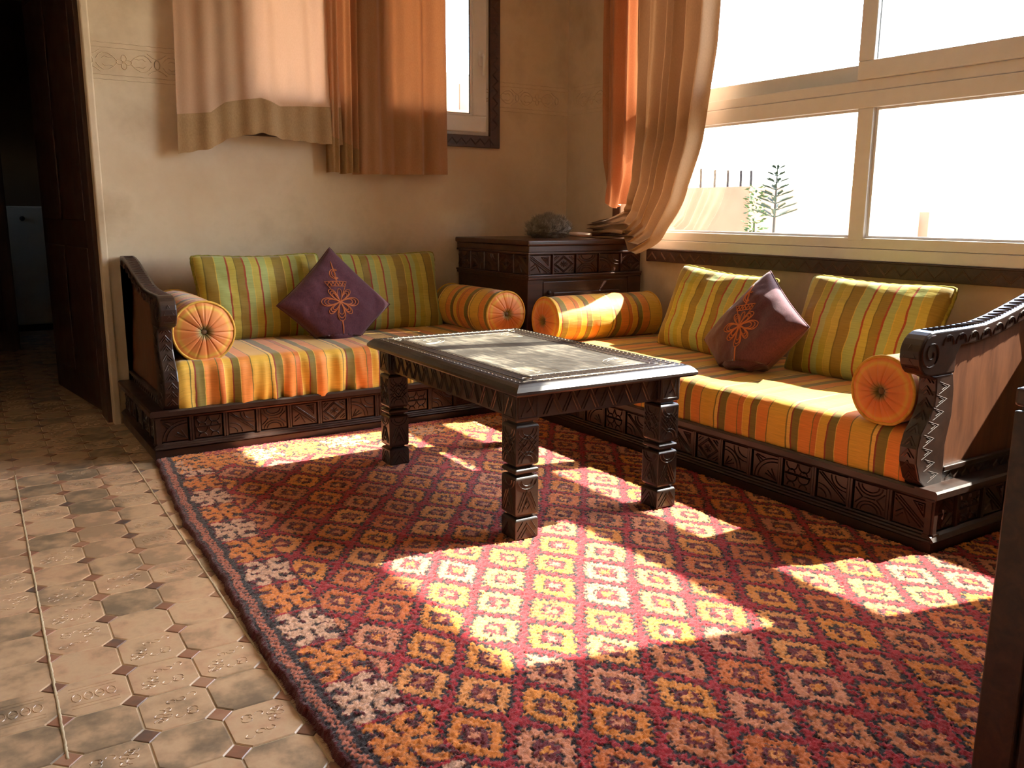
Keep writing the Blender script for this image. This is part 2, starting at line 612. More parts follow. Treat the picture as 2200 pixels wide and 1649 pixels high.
diam = dia_mesh()
rng = random.Random(3)
stuff_o, stuff_d = MB(), MB()
no = nd = 0
for j in range(-6, 43):
    for i in range(-7, 8):
        x, y = tile_pt(i + .5, j + .5)
        if x > .80 or x < -.95 or (y > 4.2 and x > .64) or y > 7.95:
            continue
        # the stretch of floor the photograph looks onto
        seen = (-.09 + .004 * (y - 1.5) < x < .70) and 1.2 < y and (y < 3.75 or x < .66) and y < 7.3
        v = rng.choice([0, 0, 0, 1, 1, 2, 2, 3])
        if seen:
            o = bpy.data.objects.new('tile', octs[v]); COL.objects.link(o); o.parent = floor
            o.location = (x, y, rng.uniform(-.0004, .0004)); o.rotation_euler = (rng.uniform(-.004, .004), rng.uniform(-.004, .004), -.0165 + rng.choice((0, math.pi)))
            no += 1
        else:
            me = octs[0]
            stuff_o.add([(p.co.x + x, p.co.y + y, p.co.z) for p in me.vertices], [tuple(q.vertices) for q in me.polygons])
        x, y = tile_pt(i, j)
        if seen:
            o = bpy.data.objects.new('diamond_tile', diam); COL.objects.link(o); o.parent = floor
            o.location = (x, y, 0); o.rotation_euler = (0, 0, -.0165)
            nd += 1
        else:
            stuff_d.add([(p.co.x + x, p.co.y + y, p.co.z) for p in diam.vertices], [tuple(q.vertices) for q in diam.polygons])
o = obj('octagon_tiles', stuff_o, TILEM, floor); o['kind'] = 'stuff'
o = obj('diamond_tiles', stuff_d, DIAM, floor); o['kind'] = 'stuff'
# raised grout ropes every third column
for i in (0, 3):
    mb = MB()
    pts = []
    for k in range(260):
        t = -2 + k * .11 / 2
        x, y = tile_pt(i, t)
        pts.append((x + rng.uniform(-.0008, .0008), y, .0030 + rng.uniform(-.0006, .0010)))
    mb.tube(pts, .0034, 6)
    obj('grout_rope', mb, GROUT, floor, smooth=True)

# ------------------------------------------------------------------ walls, ceiling
WX0, WX1, WZ0, WZ1 = 1.20, 2.647, 1.427, 2.42      # opening of the small window
BY0, BY1, BZ0, BZ1 = .755, 3.838, .814, 2.50        # opening of the large window
T = .22
wa = MB()
wa.box(.605, WX0, YA, YA + T, 0, ZC)
wa.box(WX1, XB + T, YA, YA + T, 0, ZC)
wa.box(WX0, WX1, YA, YA + T, 0, WZ0)
wa.box(WX0, WX1, YA, YA + T, WZ1, ZC)
wa.box(XL, -.42, YA, YA + T, 0, ZC)
wa.box(-.42, .605, YA, YA + T, 2.25, ZC)
wall_back = struct(obj('wall_back', wa, PLASTER))
wb_ = MB()
wb_.box(XB, XB + T, YR, BY0, 0, ZC)
wb_.box(XB, XB + T, BY1, YA, 0, ZC)
wb_.box(XB, XB + T, BY0, BY1, 0, BZ0)
wb_.box(XB, XB + T, BY0, BY1, BZ1, ZC)
wall_right = struct(obj('wall_right', wb_, PLASTER))
struct(boxo('wall_left', (XL - .2, XL, YR, YA + T, 0, ZC), PLASTER))
struct(boxo('wall_rear', (XL - .2, XB + T, YR - .2, YR, 0, ZC), PLASTER))
struct(boxo('ceiling', (XL - .2, XB + T, YR - .2, 9.2, ZC, ZC + .15), CEIL))
# hallway behind the open door
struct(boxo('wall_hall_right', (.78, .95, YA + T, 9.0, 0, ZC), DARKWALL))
hl = MB(); hl.box(-1.1, -.95, YA + T, 7.55, 0, ZC); hl.box(-1.1, -.95, 7.9, 9.0, 0, ZC); hl.box(-1.1, -.95, 7.55, 7.9, 0, 1.35); hl.box(-1.1, -.95, 7.55, 7.9, 1.58, ZC)  # opening added out of view to let daylight onto the cupboard
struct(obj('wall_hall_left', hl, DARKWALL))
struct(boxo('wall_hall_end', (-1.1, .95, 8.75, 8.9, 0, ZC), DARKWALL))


# plaster frieze on the walls
def frieze_unit():
    L = []
    L.append(arc(0, .016, .011, .015, 0, 360, 12)); L.append(arc(0, -.016, .011, .015, 0, 360, 12))
    L.append(arc(.018, 0, .014, .01, 0, 360, 12)); L.append(arc(-.018, 0, .014, .01, 0, 360, 12))
    L.append(arc(0, 0, .004, .004, 0, 360, 6))
    for s in (-1, 1):
        for t in (-1, 1):
            L.append([(s * .03, t * .006), (s * .045, t * .022), (s * .065, t * .034), (s * .088, t * .036), (s * .104, t * .026), (s * .115, t * .01)])
            L.append([(s * .045, t * .02), (s * .06, t * .016), (s * .08, t * .02), (s * .09, t * .012)])
            L.append([(s * .10, t * .045), (s * .12, t * .03), (s * .14, t * .022)])
    for s in (-1, 1):
        L.append(arc(s * .14, 0, .012, .02, 0, 360, 12))
    return L


fu = frieze_unit()
fmb = MB(); fmb.ridges(fu, (0, 0, 0), (1, 0, 0), (0, 0, 1), (0, -1, 0), .0052, .0030)
fme = fmb.mesh('frieze_motif'); fixn(fme); fme.materials.append(PLASTER)
zf = 1.65
for k in range(10):
    xk = .60 + .14 + k * .28
    if xk > 3.2 or (WX0 - .12 < xk < WX1 - .1):
        continue
    o = bpy.data.objects.new('frieze_motif', fme); COL.objects.link(o); o.parent = wall_back; o.location = (xk, YA, zf)
o = bpy.data.objects.new('frieze_motif', fme); COL.objects.link(o); o.parent = wall_right
o.location = (XB, 4.14, zf); o.rotation_euler = (0, 0, R(-90))
for (a, b) in ((.61, WX0 - .07), (WX1 + .07, XB - .002)):
    mb = MB()
    L = []
    for zz in (-.078, -.058, .058, .078):
        pts = []
        n = int((b - a) / .02)
        for i in range(n + 1):
            pts.append((a + (b - a) * i / n, zz + .0012 * math.sin(i * 2.4)))
        L.append(pts)
    mb.ridges(L, (0, YA, zf), (1, 0, 0), (0, 0, 1), (0, -1, 0), .005, .0022)
    obj('frieze_border', mb, PLASTER, wall_back)
mb = MB()
mb.ridges([[(-4.368, zz), (-3.92, zz)] for zz in (-.078, -.058, .058, .078)], (XB, 0, zf), (0, -1, 0), (0, 0, 1), (-1, 0, 0), .004, .0018)
obj('frieze_border', mb, PLASTER, wall_right)


# ------------------------------------------------------------------ window trims with zigzag carving
def zig(n0, n1, step, h, flip=1):
    L = []
    for off in (-.35, .35):
        pts = []
        k = 0
        x = n0
        while x < n1:
            pts.append((x, (h if k % 2 else -h) + off * h * .55))
            x += step; k += 1
        L.append(pts)
    return L


tr = MB()
tr.box(WX1, WX1 + .066, YA - .02, YA, WZ0 - .066, WZ1 + .066)
trim1 = struct(obj('trim_1', tr, TRIMW, bevel=.003))
tr = MB(); tr.box(WX0 - .066, WX1, YA - .02, YA, WZ0 - .066, WZ0 - .001)
trim2 = struct(obj('trim_2', tr, TRIMW, bevel=.003))
tr = MB(); tr.box(WX0 - .066, WX0, YA - .02, YA, WZ0, WZ1 + .066)
struct(obj('trim_3', tr, TRIMW, bevel=.003))
tr = MB(); tr.box(WX0, WX1, YA - .02, YA, WZ1, WZ1 + .066)
struct(obj('trim_4', tr, TRIMW, bevel=.003))
c = MB(); c.ridges(zig(.03, WZ1 - WZ0, .03, .015), (WX1 + .033, YA - .02, WZ0), (0, 0, 1), (1, 0, 0), (0, -1, 0), .003, .0016)
obj('zigzag_carving', c, TRIMW, trim1)
c = MB(); c.ridges(zig(.03, WX1 - WX0 + .05, .03, .015), (WX0, YA - .02, WZ0 - .034), (1, 0, 0), (0, 0, 1), (0, -1, 0), .003, .0016)
obj('zigzag_carving', c, TRIMW, trim2)
tb = MB()
tb.box(XB - .018, XB, .60, 3.60, .748, BZ0 - .006)
tb.box(XB - .024, XB, .60, 3.60, BZ0 - .006, BZ0)
trim5 = struct(obj('trim_5', tb, TRIMW, bevel=.002))
c = MB(); c.ridges(zig(0.0, 2.98, .036, .017), (XB - .018, 3.59, .778), (0, -1, 0), (0, 0, 1), (-1, 0, 0), .003, .0016)
obj('zigzag_carving', c, TRIMR, trim5)
tb = MB(); tb.box(XB - .018, XB, BY1, BY1 + .062, .87, BZ1)
struct(obj('trim_6', tb, TRIMW, bevel=.002))


# ------------------------------------------------------------------ windows
def frame_rect(mb, y0, y1, z0, z1, x0, x1, w):
    """rectangular ring in the y-z plane"""
    mb.box(x0, x1, y0, y1, z0, z0 + w); mb.box(x0, x1, y0, y1, z1 - w, z1)
    mb.box(x0, x1, y0, y0 + w, z0 + w, z1 - w); mb.box(x0, x1, y1 - w, y1, z0 + w, z1 - w)


w2 = struct(thing('window_2', 'wide white framed window of four panes in the right wall', None))
MY0, MY1 = 2.277, 2.346
xo = XB - .012
boxo('bottom_rail', (xo, XB + .07, BY0, BY1, BZ0, .862), PVC, w2, .003)
boxo('sill_rail', (xo + .006, XB + .06, BY0, BY1, .863, .906), PVC, w2, .004)
boxo('transom', (xo, XB + .07, BY0, BY1, 1.427, 1.492), PVC, w2, .004)
boxo('transom', (xo + .004, XB + .07, BY0, BY1, 1.4925, 1.538), PVC, w2, .004)
boxo('mullion', (xo + .004, XB + .06, MY0 - .004, MY1, .893, 1.428), PVC, w2, .004)
boxo('jamb', (xo, XB + .07, BY0, BY0 + .05, .906, BZ1), PVC, w2, .004)
boxo('jamb', (xo, XB + .07, BY1 - .05, BY1, .906, BZ1), PVC, w2, .004)
boxo('top_rail', (xo, XB + .07, BY0 + .05, BY1 - .05, BZ1 - .06, BZ1), PVC, w2, .004)
for (a, b) in ((BY0 + .05, MY0 - .004), (MY1, BY1 - .05)):
    g = MB(); g.box(XB + .03, XB + .036, a, b, .9, 1.43)
    obj('pane', g, GLASS, w2)
    bd = MB(); frame_rect(bd, a, b, .904, 1.43, XB + .012, XB + .03, .012)
    obj('glazing_bead', bd, PVC, w2)
# two sliding sashes: the right one runs in the inner track
s1 = MB(); frame_rect(s1, BY0 + .04, 2.352, 1.5385, BZ1 - .055, XB - .022, XB + .012, .072)
sash1 = obj('sliding_sash', s1, PVC, w2, bevel=.004)
g = MB(); g.box(XB - .006, XB - .001, BY0 + .10, 2.285, 1.6, BZ1 - .12); obj('pane', g, GLASS, sash1)
gk = MB(); frame_rect(gk, BY0 + .108, 2.284, 1.607, BZ1 - .124, XB + .0, XB + .004, .006); obj('gasket', gk, GASKET, sash1)
s2 = MB(); frame_rect(s2, 2.29, BY1 - .045, 1.5385, BZ1 - .055, XB + .02, XB + .052, .066)
SASHG = mat_plain('grey_white_frame', rgb((206, 206, 204)), .35, .5)
sash2 = obj('sliding_sash', s2, SASHG, w2, bevel=.004)
g = MB(); g.box(XB + .034, XB + .039, 2.35, BY1 - .11, 1.6, BZ1 - .12); obj('pane', g, GLASS, sash2)

w1 = struct(thing('window_1', 'white framed casement window half hidden by the tan curtain', None))


def frame_xz(mb, x0, x1, z0, z1, y0, y1, w):
    mb.box(x0, x1, y0, y1, z0, z0 + w); mb.box(x0, x1, y0, y1, z1 - w, z1)
    mb.box(x0, x0 + w, y0, y1, z0 + w, z1 - w); mb.box(x1 - w, x1, y0, y1, z0 + w, z1 - w)


fr = MB(); frame_xz(fr, WX0, WX1, WZ0, WZ1, YA + .0, YA + .08, .032); obj('frame', fr, PVC, w1, bevel=.003)
xm = (WX0 + WX1) / 2
for (a, b) in ((WX0 + .02, xm), (xm + .001, WX1 - .02)):
    sm = MB(); frame_xz(sm, a, b, WZ0 + .016, WZ1 - .02, YA - .016, YA + .03, .09)
    sash = obj('casement_sash', sm, PVC, w1, bevel=.006)
    g = MB(); g.box(a + .085, b - .085, YA + .008, YA + .013, WZ0 + .1, WZ1 - .105); obj('pane', g, GLASS, sash)
    bd = MB(); frame_xz(bd, a + .088, b - .088, WZ0 + .104, WZ1 - .108, YA - .004, YA + .01, .012); obj('glazing_bead', bd, PVC, sash)
    gk = MB(); frame_xz(gk, a + .099, b - .099, WZ0 + .115, WZ1 - .119, YA + .002, YA + .007, .005); obj('gasket', gk, GASKET, sash)
    if b > xm + .2:
        h = MB()
        hx = b - .045
        h.box(hx - .012, hx + .012, YA - .026, YA - .014, 1.80, 1.875)
        hd = obj('window_handle', h, PVC, sash, bevel=.004)
        h2 = MB(); h2.tube([(hx, YA - .026, 1.855), (hx, YA - .05, 1.853), (hx + .004, YA - .058, 1.84), (hx + .004, YA - .056, 1.79), (hx + .004, YA - .05, 1.745)],
                           [.008, .009, .010, .009, .007], 10)
        obj('lever', h2, PVC, hd, smooth=True)

# ------------------------------------------------------------------ doors into the dark hallway
d1 = struct(thing('door_1', 'dark wooden door standing open into the hallway', None, (.592, 4.60, 0)))
d1.rotation_euler = (0, 0, R(90 + 7.3))
boxo('door_leaf', (0, .95, -.02, .02, .012, 2.2), DOORW, d1, .003)
for (a, b) in ((.06, .44), (.51, .89)):
    for (z0, z1) in ((.16, .82), (.95, 2.05)):
        boxo('door_panel', (a, b, .02, .029, z0, z1), DOORW, d1, .006)
boxo('plank_strip', (0.0, .05, .02, .027, .012, 2.2), DOORW, d1, .003)
jm = MB(); jm.box(.575, .607, YA - .012, YA + T + .01, 0, 2.26)
struct(obj('trim_7', jm, PLASTER, bevel=.006))
jm = MB(); jm.box(.555, .577, YA + .05, YA + T + .03, 0, 2.25)
struct(obj('trim_8', jm, DOORW, bevel=.004))
d2 = struct(thing('door_2', 'dark door at the far end of the hallway', None, (.36, 7.1, 0)))
boxo('door_leaf', (-1.2, 0, 0, .045, .01, 2.3), DOORW, d2, .004)
for z0, z1 in ((.15, .9), (1.05, 2.1)):
    boxo('door_panel', (-.5, -.08, -.012, .0, z0, z1), DOORW, d2, .006)
hc = thing('hall_cupboard', 'pale grey cupboard standing in the dark hallway beyond the door', 'cupboard', (.52, 8.2, 0))
PALE = mat_plain('pale_paint', rgb((196, 190, 172)), .6, .3)
boxo('body', (-.26, .24, .012, .45, .06, 1.03), PALE, hc, .006)
boxo('door', (-.25, .23, -.008, .011, .075, 1.02), PALE, hc, .005)
boxo('plinth', (-.26, .24, .03, .45, 0.004, .06), DOORW, hc)
hb = MB(); hb.lathe([(.0, -.03), (.018, -.03), (.02, -.02), (.008, -.008)], (.0, 0, .93), 12, 'y'); obj('knob', hb, GASKET, hc, smooth=True)


# ------------------------------------------------------------------ carving motifs, unit square -1..1
def motif(k):
    k %= 7
    L = []
    if k == 0:
        L += [arc(1, -1, 1.9, 1.9, 90, 180, 10), arc(1, -1, 1.6, 1.6, 90, 180, 10)]
        for a in (18, 38, 56): L.append([(-1 + .25 * math.cos(R(a)), 1 - .25 * math.sin(R(a))), (-1 + 1.0 * math.cos(R(a)), 1 - .9 * math.sin(R(a)))])
        for a in (20, 42, 66): L.append([(.95, -.95), (.95 - .95 * math.cos(R(a)), -.95 + .95 * math.sin(R(a)))])
    elif k == 1:
        L += [[(-1, 0), (1, 0)], [(-1, .1), (1, .1)]]
        for s in (-.5, .5):
            L += [arc(s, 1, .45, .6, 180, 360, 8), arc(s, .15, .3, .35, 0, 180, 6), arc(s, -.1, .45, .5, 180, 360, 8), arc(s, -.95, .3, .3, 0, 180, 6)]
    elif k == 2:
        L += [[(-1, .95), (1, -.95)], [(-.8, 1), (1, -.7)], arc(1, 1, 1.1, 1.1, 180, 270, 8), arc(1, 1, .8, .8, 180, 270, 8), arc(-1, -1, 1.0, 1.0, 0, 90, 8), arc(-1, -1, .6, .6, 0, 90, 8)]
    elif k == 3:
        L += [arc(0, 1, .85, .75, 180, 360, 10), arc(0, 1, .6, .5, 180, 360, 10), arc(0, -1, .85, .75, 0, 180, 10), arc(0, -1, .6, .5, 0, 180, 10)]
        L += [[(-1, .6), (-.5, 0), (-1, -.6)], [(1, .6), (.5, 0), (1, -.6)], [(-.35, 0), (.35, 0)]]
    elif k == 4:
        L += [[(-1, .98), (1, -.98)], [(-.75, .98), (1, -.75)], [(-1, .7), (.7, -.98)]]
        L += [[(-.9, -.3), (-.45, .1), (.0, -.9)], [(-.9, -.7), (-.5, -.3)], [(.15, .9), (.85, .9), (.85, -.1), (.15, .9)], [(.45, .75), (.72, .72), (.72, .35), (.45, .75)]]
    elif k == 5:
        for s in (1.0, .8): L.append([(0, s), (s, 0), (0, -s), (-s, 0), (0, s)])
        for a in range(0, 360, 45): L.append([(.06 * math.cos(R(a)), .06 * math.sin(R(a))), (.34 * math.cos(R(a)), .34 * math.sin(R(a)))])
        for sx in (-1, 1):
            for sy in (-1, 1):
                L.append([(sx * .95, sy * .5), (sx * .55, sy * .9)]); L.append([(sx * .98, sy * .75), (sx * .8, sy * .95)])
    else:
        L += [arc(-1, -1, 1.5, 1.7, 0, 90, 10), arc(-1, -1, 1.2, 1.4, 0, 90, 10), arc(1, 1, 1.2, 1.2, 180, 270, 8), arc(1, 1, .8, .8, 180, 270, 8)]
        for a in (22, 45, 68): L.append([(-1, -1), (-1 + .9 * math.cos(R(a)), -1 + .9 * math.sin(R(a)))])
    return L


def carved_panel(parent, O, U, V, Nn, w, h, k, mat=None, rel=.0042, lw=.0058, depth=.008):
    """a slab of w x h centred on O with the carving raised on it"""
    O, U, V, Nn = Vector(O), Vector(U), Vector(V), Vector(Nn)
    mb = MB()
    prof = [(-w / 2, -h / 2), (w / 2, -h / 2), (w / 2, h / 2), (-w / 2, h / 2)]
    bv = .004
    vs = []
    for (d, s) in ((-depth, 0), (-bv, 0), (0, bv)):
        for p, q in prof:
            vs.append(O + U * (p - math.copysign(s, p)) + V * (q - math.copysign(s, q)) + Nn * d)
    fs = [(i, (i + 1) % 4, (i + 1) % 4 + 4, i + 4) for i in range(4)] + [(i + 4, (i + 1) % 4 + 4, (i + 1) % 4 + 8, i + 8) for i in range(4)] + [(8, 9, 10, 11)]
    mb.add(vs, fs)
    L = [[(x * (w / 2 - .008), y * (h / 2 - .008)) for x, y in l] for l in motif(k)]
    mb.ridges(L, O, U, V, Nn, lw, rel)
    return obj('carved_panel', mb, mat or WOODHI, parent)


# ------------------------------------------------------------------ sofas
ARM = [(0.02, .205), (-.02, .235), (-.045, .29), (-.047, .335), (-.035, .375), (.0, .42), (.018, .455), (.02, .50), (.016, .535), (-.02, .548),
       (-.040, .551), (-.056, .557), (-.069, .568), (-.079, .583), (-.086, .602), (-.086, .624), (-.080, .642), (-.069, .657), (-.054, .668), (-.036, .675), (-.012, .678), (.06, .679), (.15, .680), (.24, .684), (.33, .700), (.42, .722),
       (.52, .748), (.62, .775), (.70, .790), (.76, .795), (.76, .205)]


def make_sofa(label, loc, rz, Ln, D, arm_side, shift):
    """local x runs along the length, y from the front (0) to the wall (D)"""
    s = thing('sofa', label, 'sofa', loc, rz, 'carved wooden sofas')
    ends = 0, Ln
    # plinth, mouldings and the boxes behind
    P3 = lambda d, z, t: (t, d, z)

    def run(name, prof, a=0, b=Ln, mat=WOOD):
        m = MB(); m.prism(prof, P3, a, b); return obj(name, m, mat, s)
    run('base_body', [(.024, .0), (D, .0), (D, .2115), (.024, .2115)], .02, Ln - .02)
    run('plinth', [(0, 0), (.04, 0), (.04, .052), (.004, .052), (0, .048)])
    run('lower_moulding', [(-.004, .052), (.04, .052), (.04, .076), (.012, .076), (.010, .071), (.002, .069), (0, .064), (-.006, .061), (-.008, .056)])
    run('upper_moulding', [(.008, .176), (.04, .176), (.04, .190), (-.002, .190), (-.004, .184), (.004, .182)])
    run('seat_rail', [(-.012, .190), (.06, .190), (.06, .214), (-.006, .214), (-.012, .208)])
    # carved panels between stiles
    n = int(round((Ln - .02) / .139))
    pw = (Ln - .02) / n
    for i in range(n):
        xc = .01 + pw * (i + .5)
        carved_panel(s, (xc, .014, .126), (1, 0, 0), (0, 0, 1), (0, -1, 0), pw - .022, .096, i + shift)
    for i in range(n + 1):
        xc = .01 + pw * i
        st = MB(); st.box(xc - .0085, xc - .001, .008, .026, .077, .176); st.box(xc + .001, xc + .0085, .008, .026, .077, .176)
        obj('stile', st, WOOD, s)
    # the free end of the base
    xe = 0 if arm_side < 0 else Ln
    sg = arm_side
    E3 = lambda o_, z, t: (xe - sg * (o_ - .0009), t, z + .0007)
    for nm, prof in (('plinth', [(0, 0), (.03, 0), (.03, .052), (.004, .052), (0, .048)]),
                     ('lower_moulding', [(-.004, .052), (.03, .052), (.03, .076), (.012, .076), (.002, .069), (-.008, .058)]),
                     ('upper_moulding', [(.008, .176), (.03, .176), (.03, .190), (-.002, .190), (-.004, .184)]),
                     ('seat_rail', [(-.012, .190), (.06, .190), (.06, .214), (-.006, .214), (-.012, .208)])):
        m = MB(); m.prism(prof, E3, -.0125 if nm == 'seat_rail' else -.001, D); obj(nm, m, WOOD, s)
    ne = int(round(D / .15))
    for i in range(ne):
        yc = D / ne * (i + .5)
        carved_panel(s, (xe + sg * -.014, yc, .126), (0, sg, 0), (0, 0, 1), (sg, 0, 0), D / ne - .022, .096, 5 + i * 3)
        st = MB(); yy = D / ne * i
        a, b = sorted((xe - sg * .026, xe - sg * .008))
        st.box(a, b, yy + .002, yy + .009, .077, .176); st.box(a, b, yy - .006 if i else 0, yy + .0005, .077, .176)
        obj('stile', st, WOOD, s)
    # arm: a shaped end board
    x_out, x_in = xe - sg * .042, xe - sg * .098
    A3 = lambda d, z, t: (t, d, z)
    # front post and top rail follow the outline, the panel fills the middle
    inner = [(.10, .255), (.095, .33), (.115, .42), (.112, .50), (.10, .60), (.12, .628), (.2, .632), (.33, .650), (.42, .672), (.52, .698), (.62, .725), (.70, .742), (.74, .748), (.74, .255)]
    m = MB()
    out_l = ARM
    # ring built as two open boards: front post
    post = [p for p in ARM[:10]] + [(.10, .548), (.112, .50), (.115, .42), (.095, .33), (.10, .255), (.098, .205)]
    m.prism(post, A3, x_out, x_in)
    obj('arm_post', m, WOOD, s, bevel=.004)
    m = MB()
    railp = [p for p in ARM[9:31]] + [(.76, .748), (.70, .742), (.62, .725), (.52, .698), (.42, .672), (.33, .650), (.2, .632), (.12, .628), (.10, .60), (.10, .548)]
    m.prism(railp, A3, x_out - sg * -.004, x_in - sg * .004)
    rail = obj('arm_rail', m, WOOD, s, bevel=.006, seg=3)
    m = MB()
    pan = [(.06, .21), (.06, .60), (.2, .64), (.33, .66), (.42, .68), (.52, .705), (.62, .735), (.74, .755), (.76, .755), (.76, .21)]
    m.prism(pan, A3, x_out - sg * .014, x_in + sg * .012)
    obj('arm_panel', m, WOODP, s)
    m = MB(); a, b = sorted((x_out + sg * .002, x_out - sg * .014)); m.box(a, b, .10, .76, .245, .262)
    obj('end_rail', m, WOOD, s, bevel=.003)
    m = MB(); a, b = sorted((x_out - sg * .004, x_out - sg * .014)); m.box(a, b, .10, .76, .212, .245)
    zb = obj('end_board', m, WOODHI, s)
    c_ = MB(); c_.ridges(zig(.12, .76, .022, .009), (x_out - sg * .004, 0, .228), (0, 1, 0), (0, 0, 1), (sg, 0, 0), .0035, .0022)
    obj('zigzag_carving', c_, WOODHI, zb)
    # scroll on the outer face of the rail and scallops under the top
    c_ = MB(); sp = []
    for i in range(34):
        a = R(80 + i * 20); r_ = .052 - .0013 * i
        sp.append((-.03 + r_ * math.cos(a), .616 + r_ * math.sin(a)))
    LL = [sp]
    xs = [.05, .115, .18, .245, .31, .375, .44, .505, .57, .635, .70]
    zt = lambda d: np.interp(d, [.06, .15, .24, .33, .42, .52, .62, .7], [.676, .678, .682, .698, .72, .746, .773, .788])
    for d in xs:
        b = float(zt(d))
        sl = float(zt(d + .01) - zt(d - .01)) / .02
        LL.append([(d + .026 * math.cos(R(t)), b - .040 + .028 * math.sin(R(t)) + sl * .026 * math.cos(R(t))) for t in range(0, 181, 20)])
        LL.append([(d - .006, b - .03 - .006 * sl), (d - .006, b - .02 - .006 * sl)]); LL.append([(d + .006, b - .03 + .006 * sl), (d + .006, b - .02 + .006 * sl)])
    c_.ridges(LL, (x_out + sg * .004, 0, 0), (0, 1, 0), (0, 0, 1), (sg, 0, 0), .0045, .003)
    obj('scroll_carving', c_, WOODM, rail)
    # zigzag up the outer strip of the post
    c_ = MB(); LL = []
    for i in range(8):
        z = .225 + i * .038
        d0 = float(np.interp(z, [.205, .29, .335, .42, .5, .54], [.035, -.02, -.02, .02, .038, .036]))
        LL.append([(d0, z), (d0 + .05, z + .02), (d0, z + .036)]); LL.append([(d0 + .012, z + .012), (d0 + .034, z + .02), (d0 + .012, z + .028)])
    c_.ridges(LL, (x_out, 0, 0), (0, 1, 0), (0, 0, 1), (sg, 0, 0), .0036, .0011)
    obj('post_carving', c_, WOODM, s)
    # chevrons on the front edge of the post
    c_ = MB()
    fy = lambda z: float(np.interp(z, [p[1] for p in ARM[:9]], [p[0] for p in ARM[:9]]))
    z = .235; k = 0
    while z < .53:
        for (w0, dz) in ((.020, .026), (.010, .013)):
            xm_ = (x_out + x_in) / 2
            for sx in (-1, 1):
                z2 = z + dz
                A = Vector((xm_ + sx * w0, fy(z) - .0005, z)); B = Vector((xm_ - (.0), fy(z2) - .0005, z2))
                t = (B - A).normalized(); nn = Vector((0, -1, 0)); sd = nn.cross(t) * .0025
                c_.add([A - sd, A + sd, A + nn * .003, B - sd, B + sd, B + nn * .003], [(0, 3, 5, 2), (1, 2, 5, 4), (0, 2, 1), (3, 4, 5)])
        z += .036
    o = obj('edge_carving', c_, WOODHI, s); o['kind'] = 'stuff'
    c_ = MB()
    # triangles on the front of the scroll
    xm_ = (x_out + x_in) / 2
    for (z0, z1, w0) in ((.575, .60, .018), (.604, .642, .019)):
        fr_ = lambda zz: float(np.interp(zz, [.556, .582, .615, .648, .668], [-.055, -.078, -.088, -.078, -.052]))
        tri = [(xm_ - w0, z0), (xm_ + w0, z0), (xm_, z1), (xm_ - w0, z0)]
        for (p, q) in zip(tri[:-1], tri[1:]):
            A = Vector((p[0], fr_(p[1]) - .0005, p[1])); B = Vector((q[0], fr_(q[1]) - .0005, q[1]))
            t = (B - A).normalized(); nn = Vector((0, -1, 0)); sd = nn.cross(t) * .0022
            c_.add([A - sd, A + sd, A + nn * .003, B - sd, B + sd, B + nn * .003], [(0, 3, 5, 2), (1, 2, 5, 4), (0, 2, 1), (3, 4, 5)])
    o = obj('scroll_front_carving', c_, WOODHI, s); o['kind'] = 'stuff'
    c_ = MB()
    # notches along the top of the rail
    tops = [p for p in ARM[20:31]]
    for i in range(26):
        d = -.01 + i * .029
        zz = float(np.interp(d, [p[0] for p in tops], [p[1] for p in tops])) + .0002
        zz2 = float(np.interp(d + .02, [p[0] for p in tops], [p[1] for p in tops])) + .0002
        for (a, b, da, db) in ((-.020, .020, 0, .0), (-.020, .018, .0, .018)):
            A = Vector((xm_ + a, d + da, zz if da == 0 else zz2)); B = Vector((xm_ + b, d + db, zz if db == 0 else zz2))
            t = (B - A).normalized(); nn = Vector((0, 0, 1)); sd = nn.cross(t) * .002
            c_.add([A - sd, A + sd, A + nn * .0022, B - sd, B + sd, B + nn * .0022], [(0, 3, 5, 2), (1, 2, 5, 4), (0, 2, 1), (3, 4, 5)])
    o = obj('rail_notches', c_, WOODM, s); o['kind'] = 'stuff'
    return s


SA = (.615, 3.594)
sofaA = make_sofa('dark carved wooden sofa under the small curtained window, arm at its left', (SA[0], SA[1], 0.0), 0, 1.80, .766, -1, 0)
SBX, SBY = 2.34, 3.605
LB = SBY - 1.352
sofaB = make_sofa('dark carved wooden sofa under the wide window, scrolled arm nearest the viewer', (SBX, SBY, 0.0), R(-90), LB, .845, 1, 3)


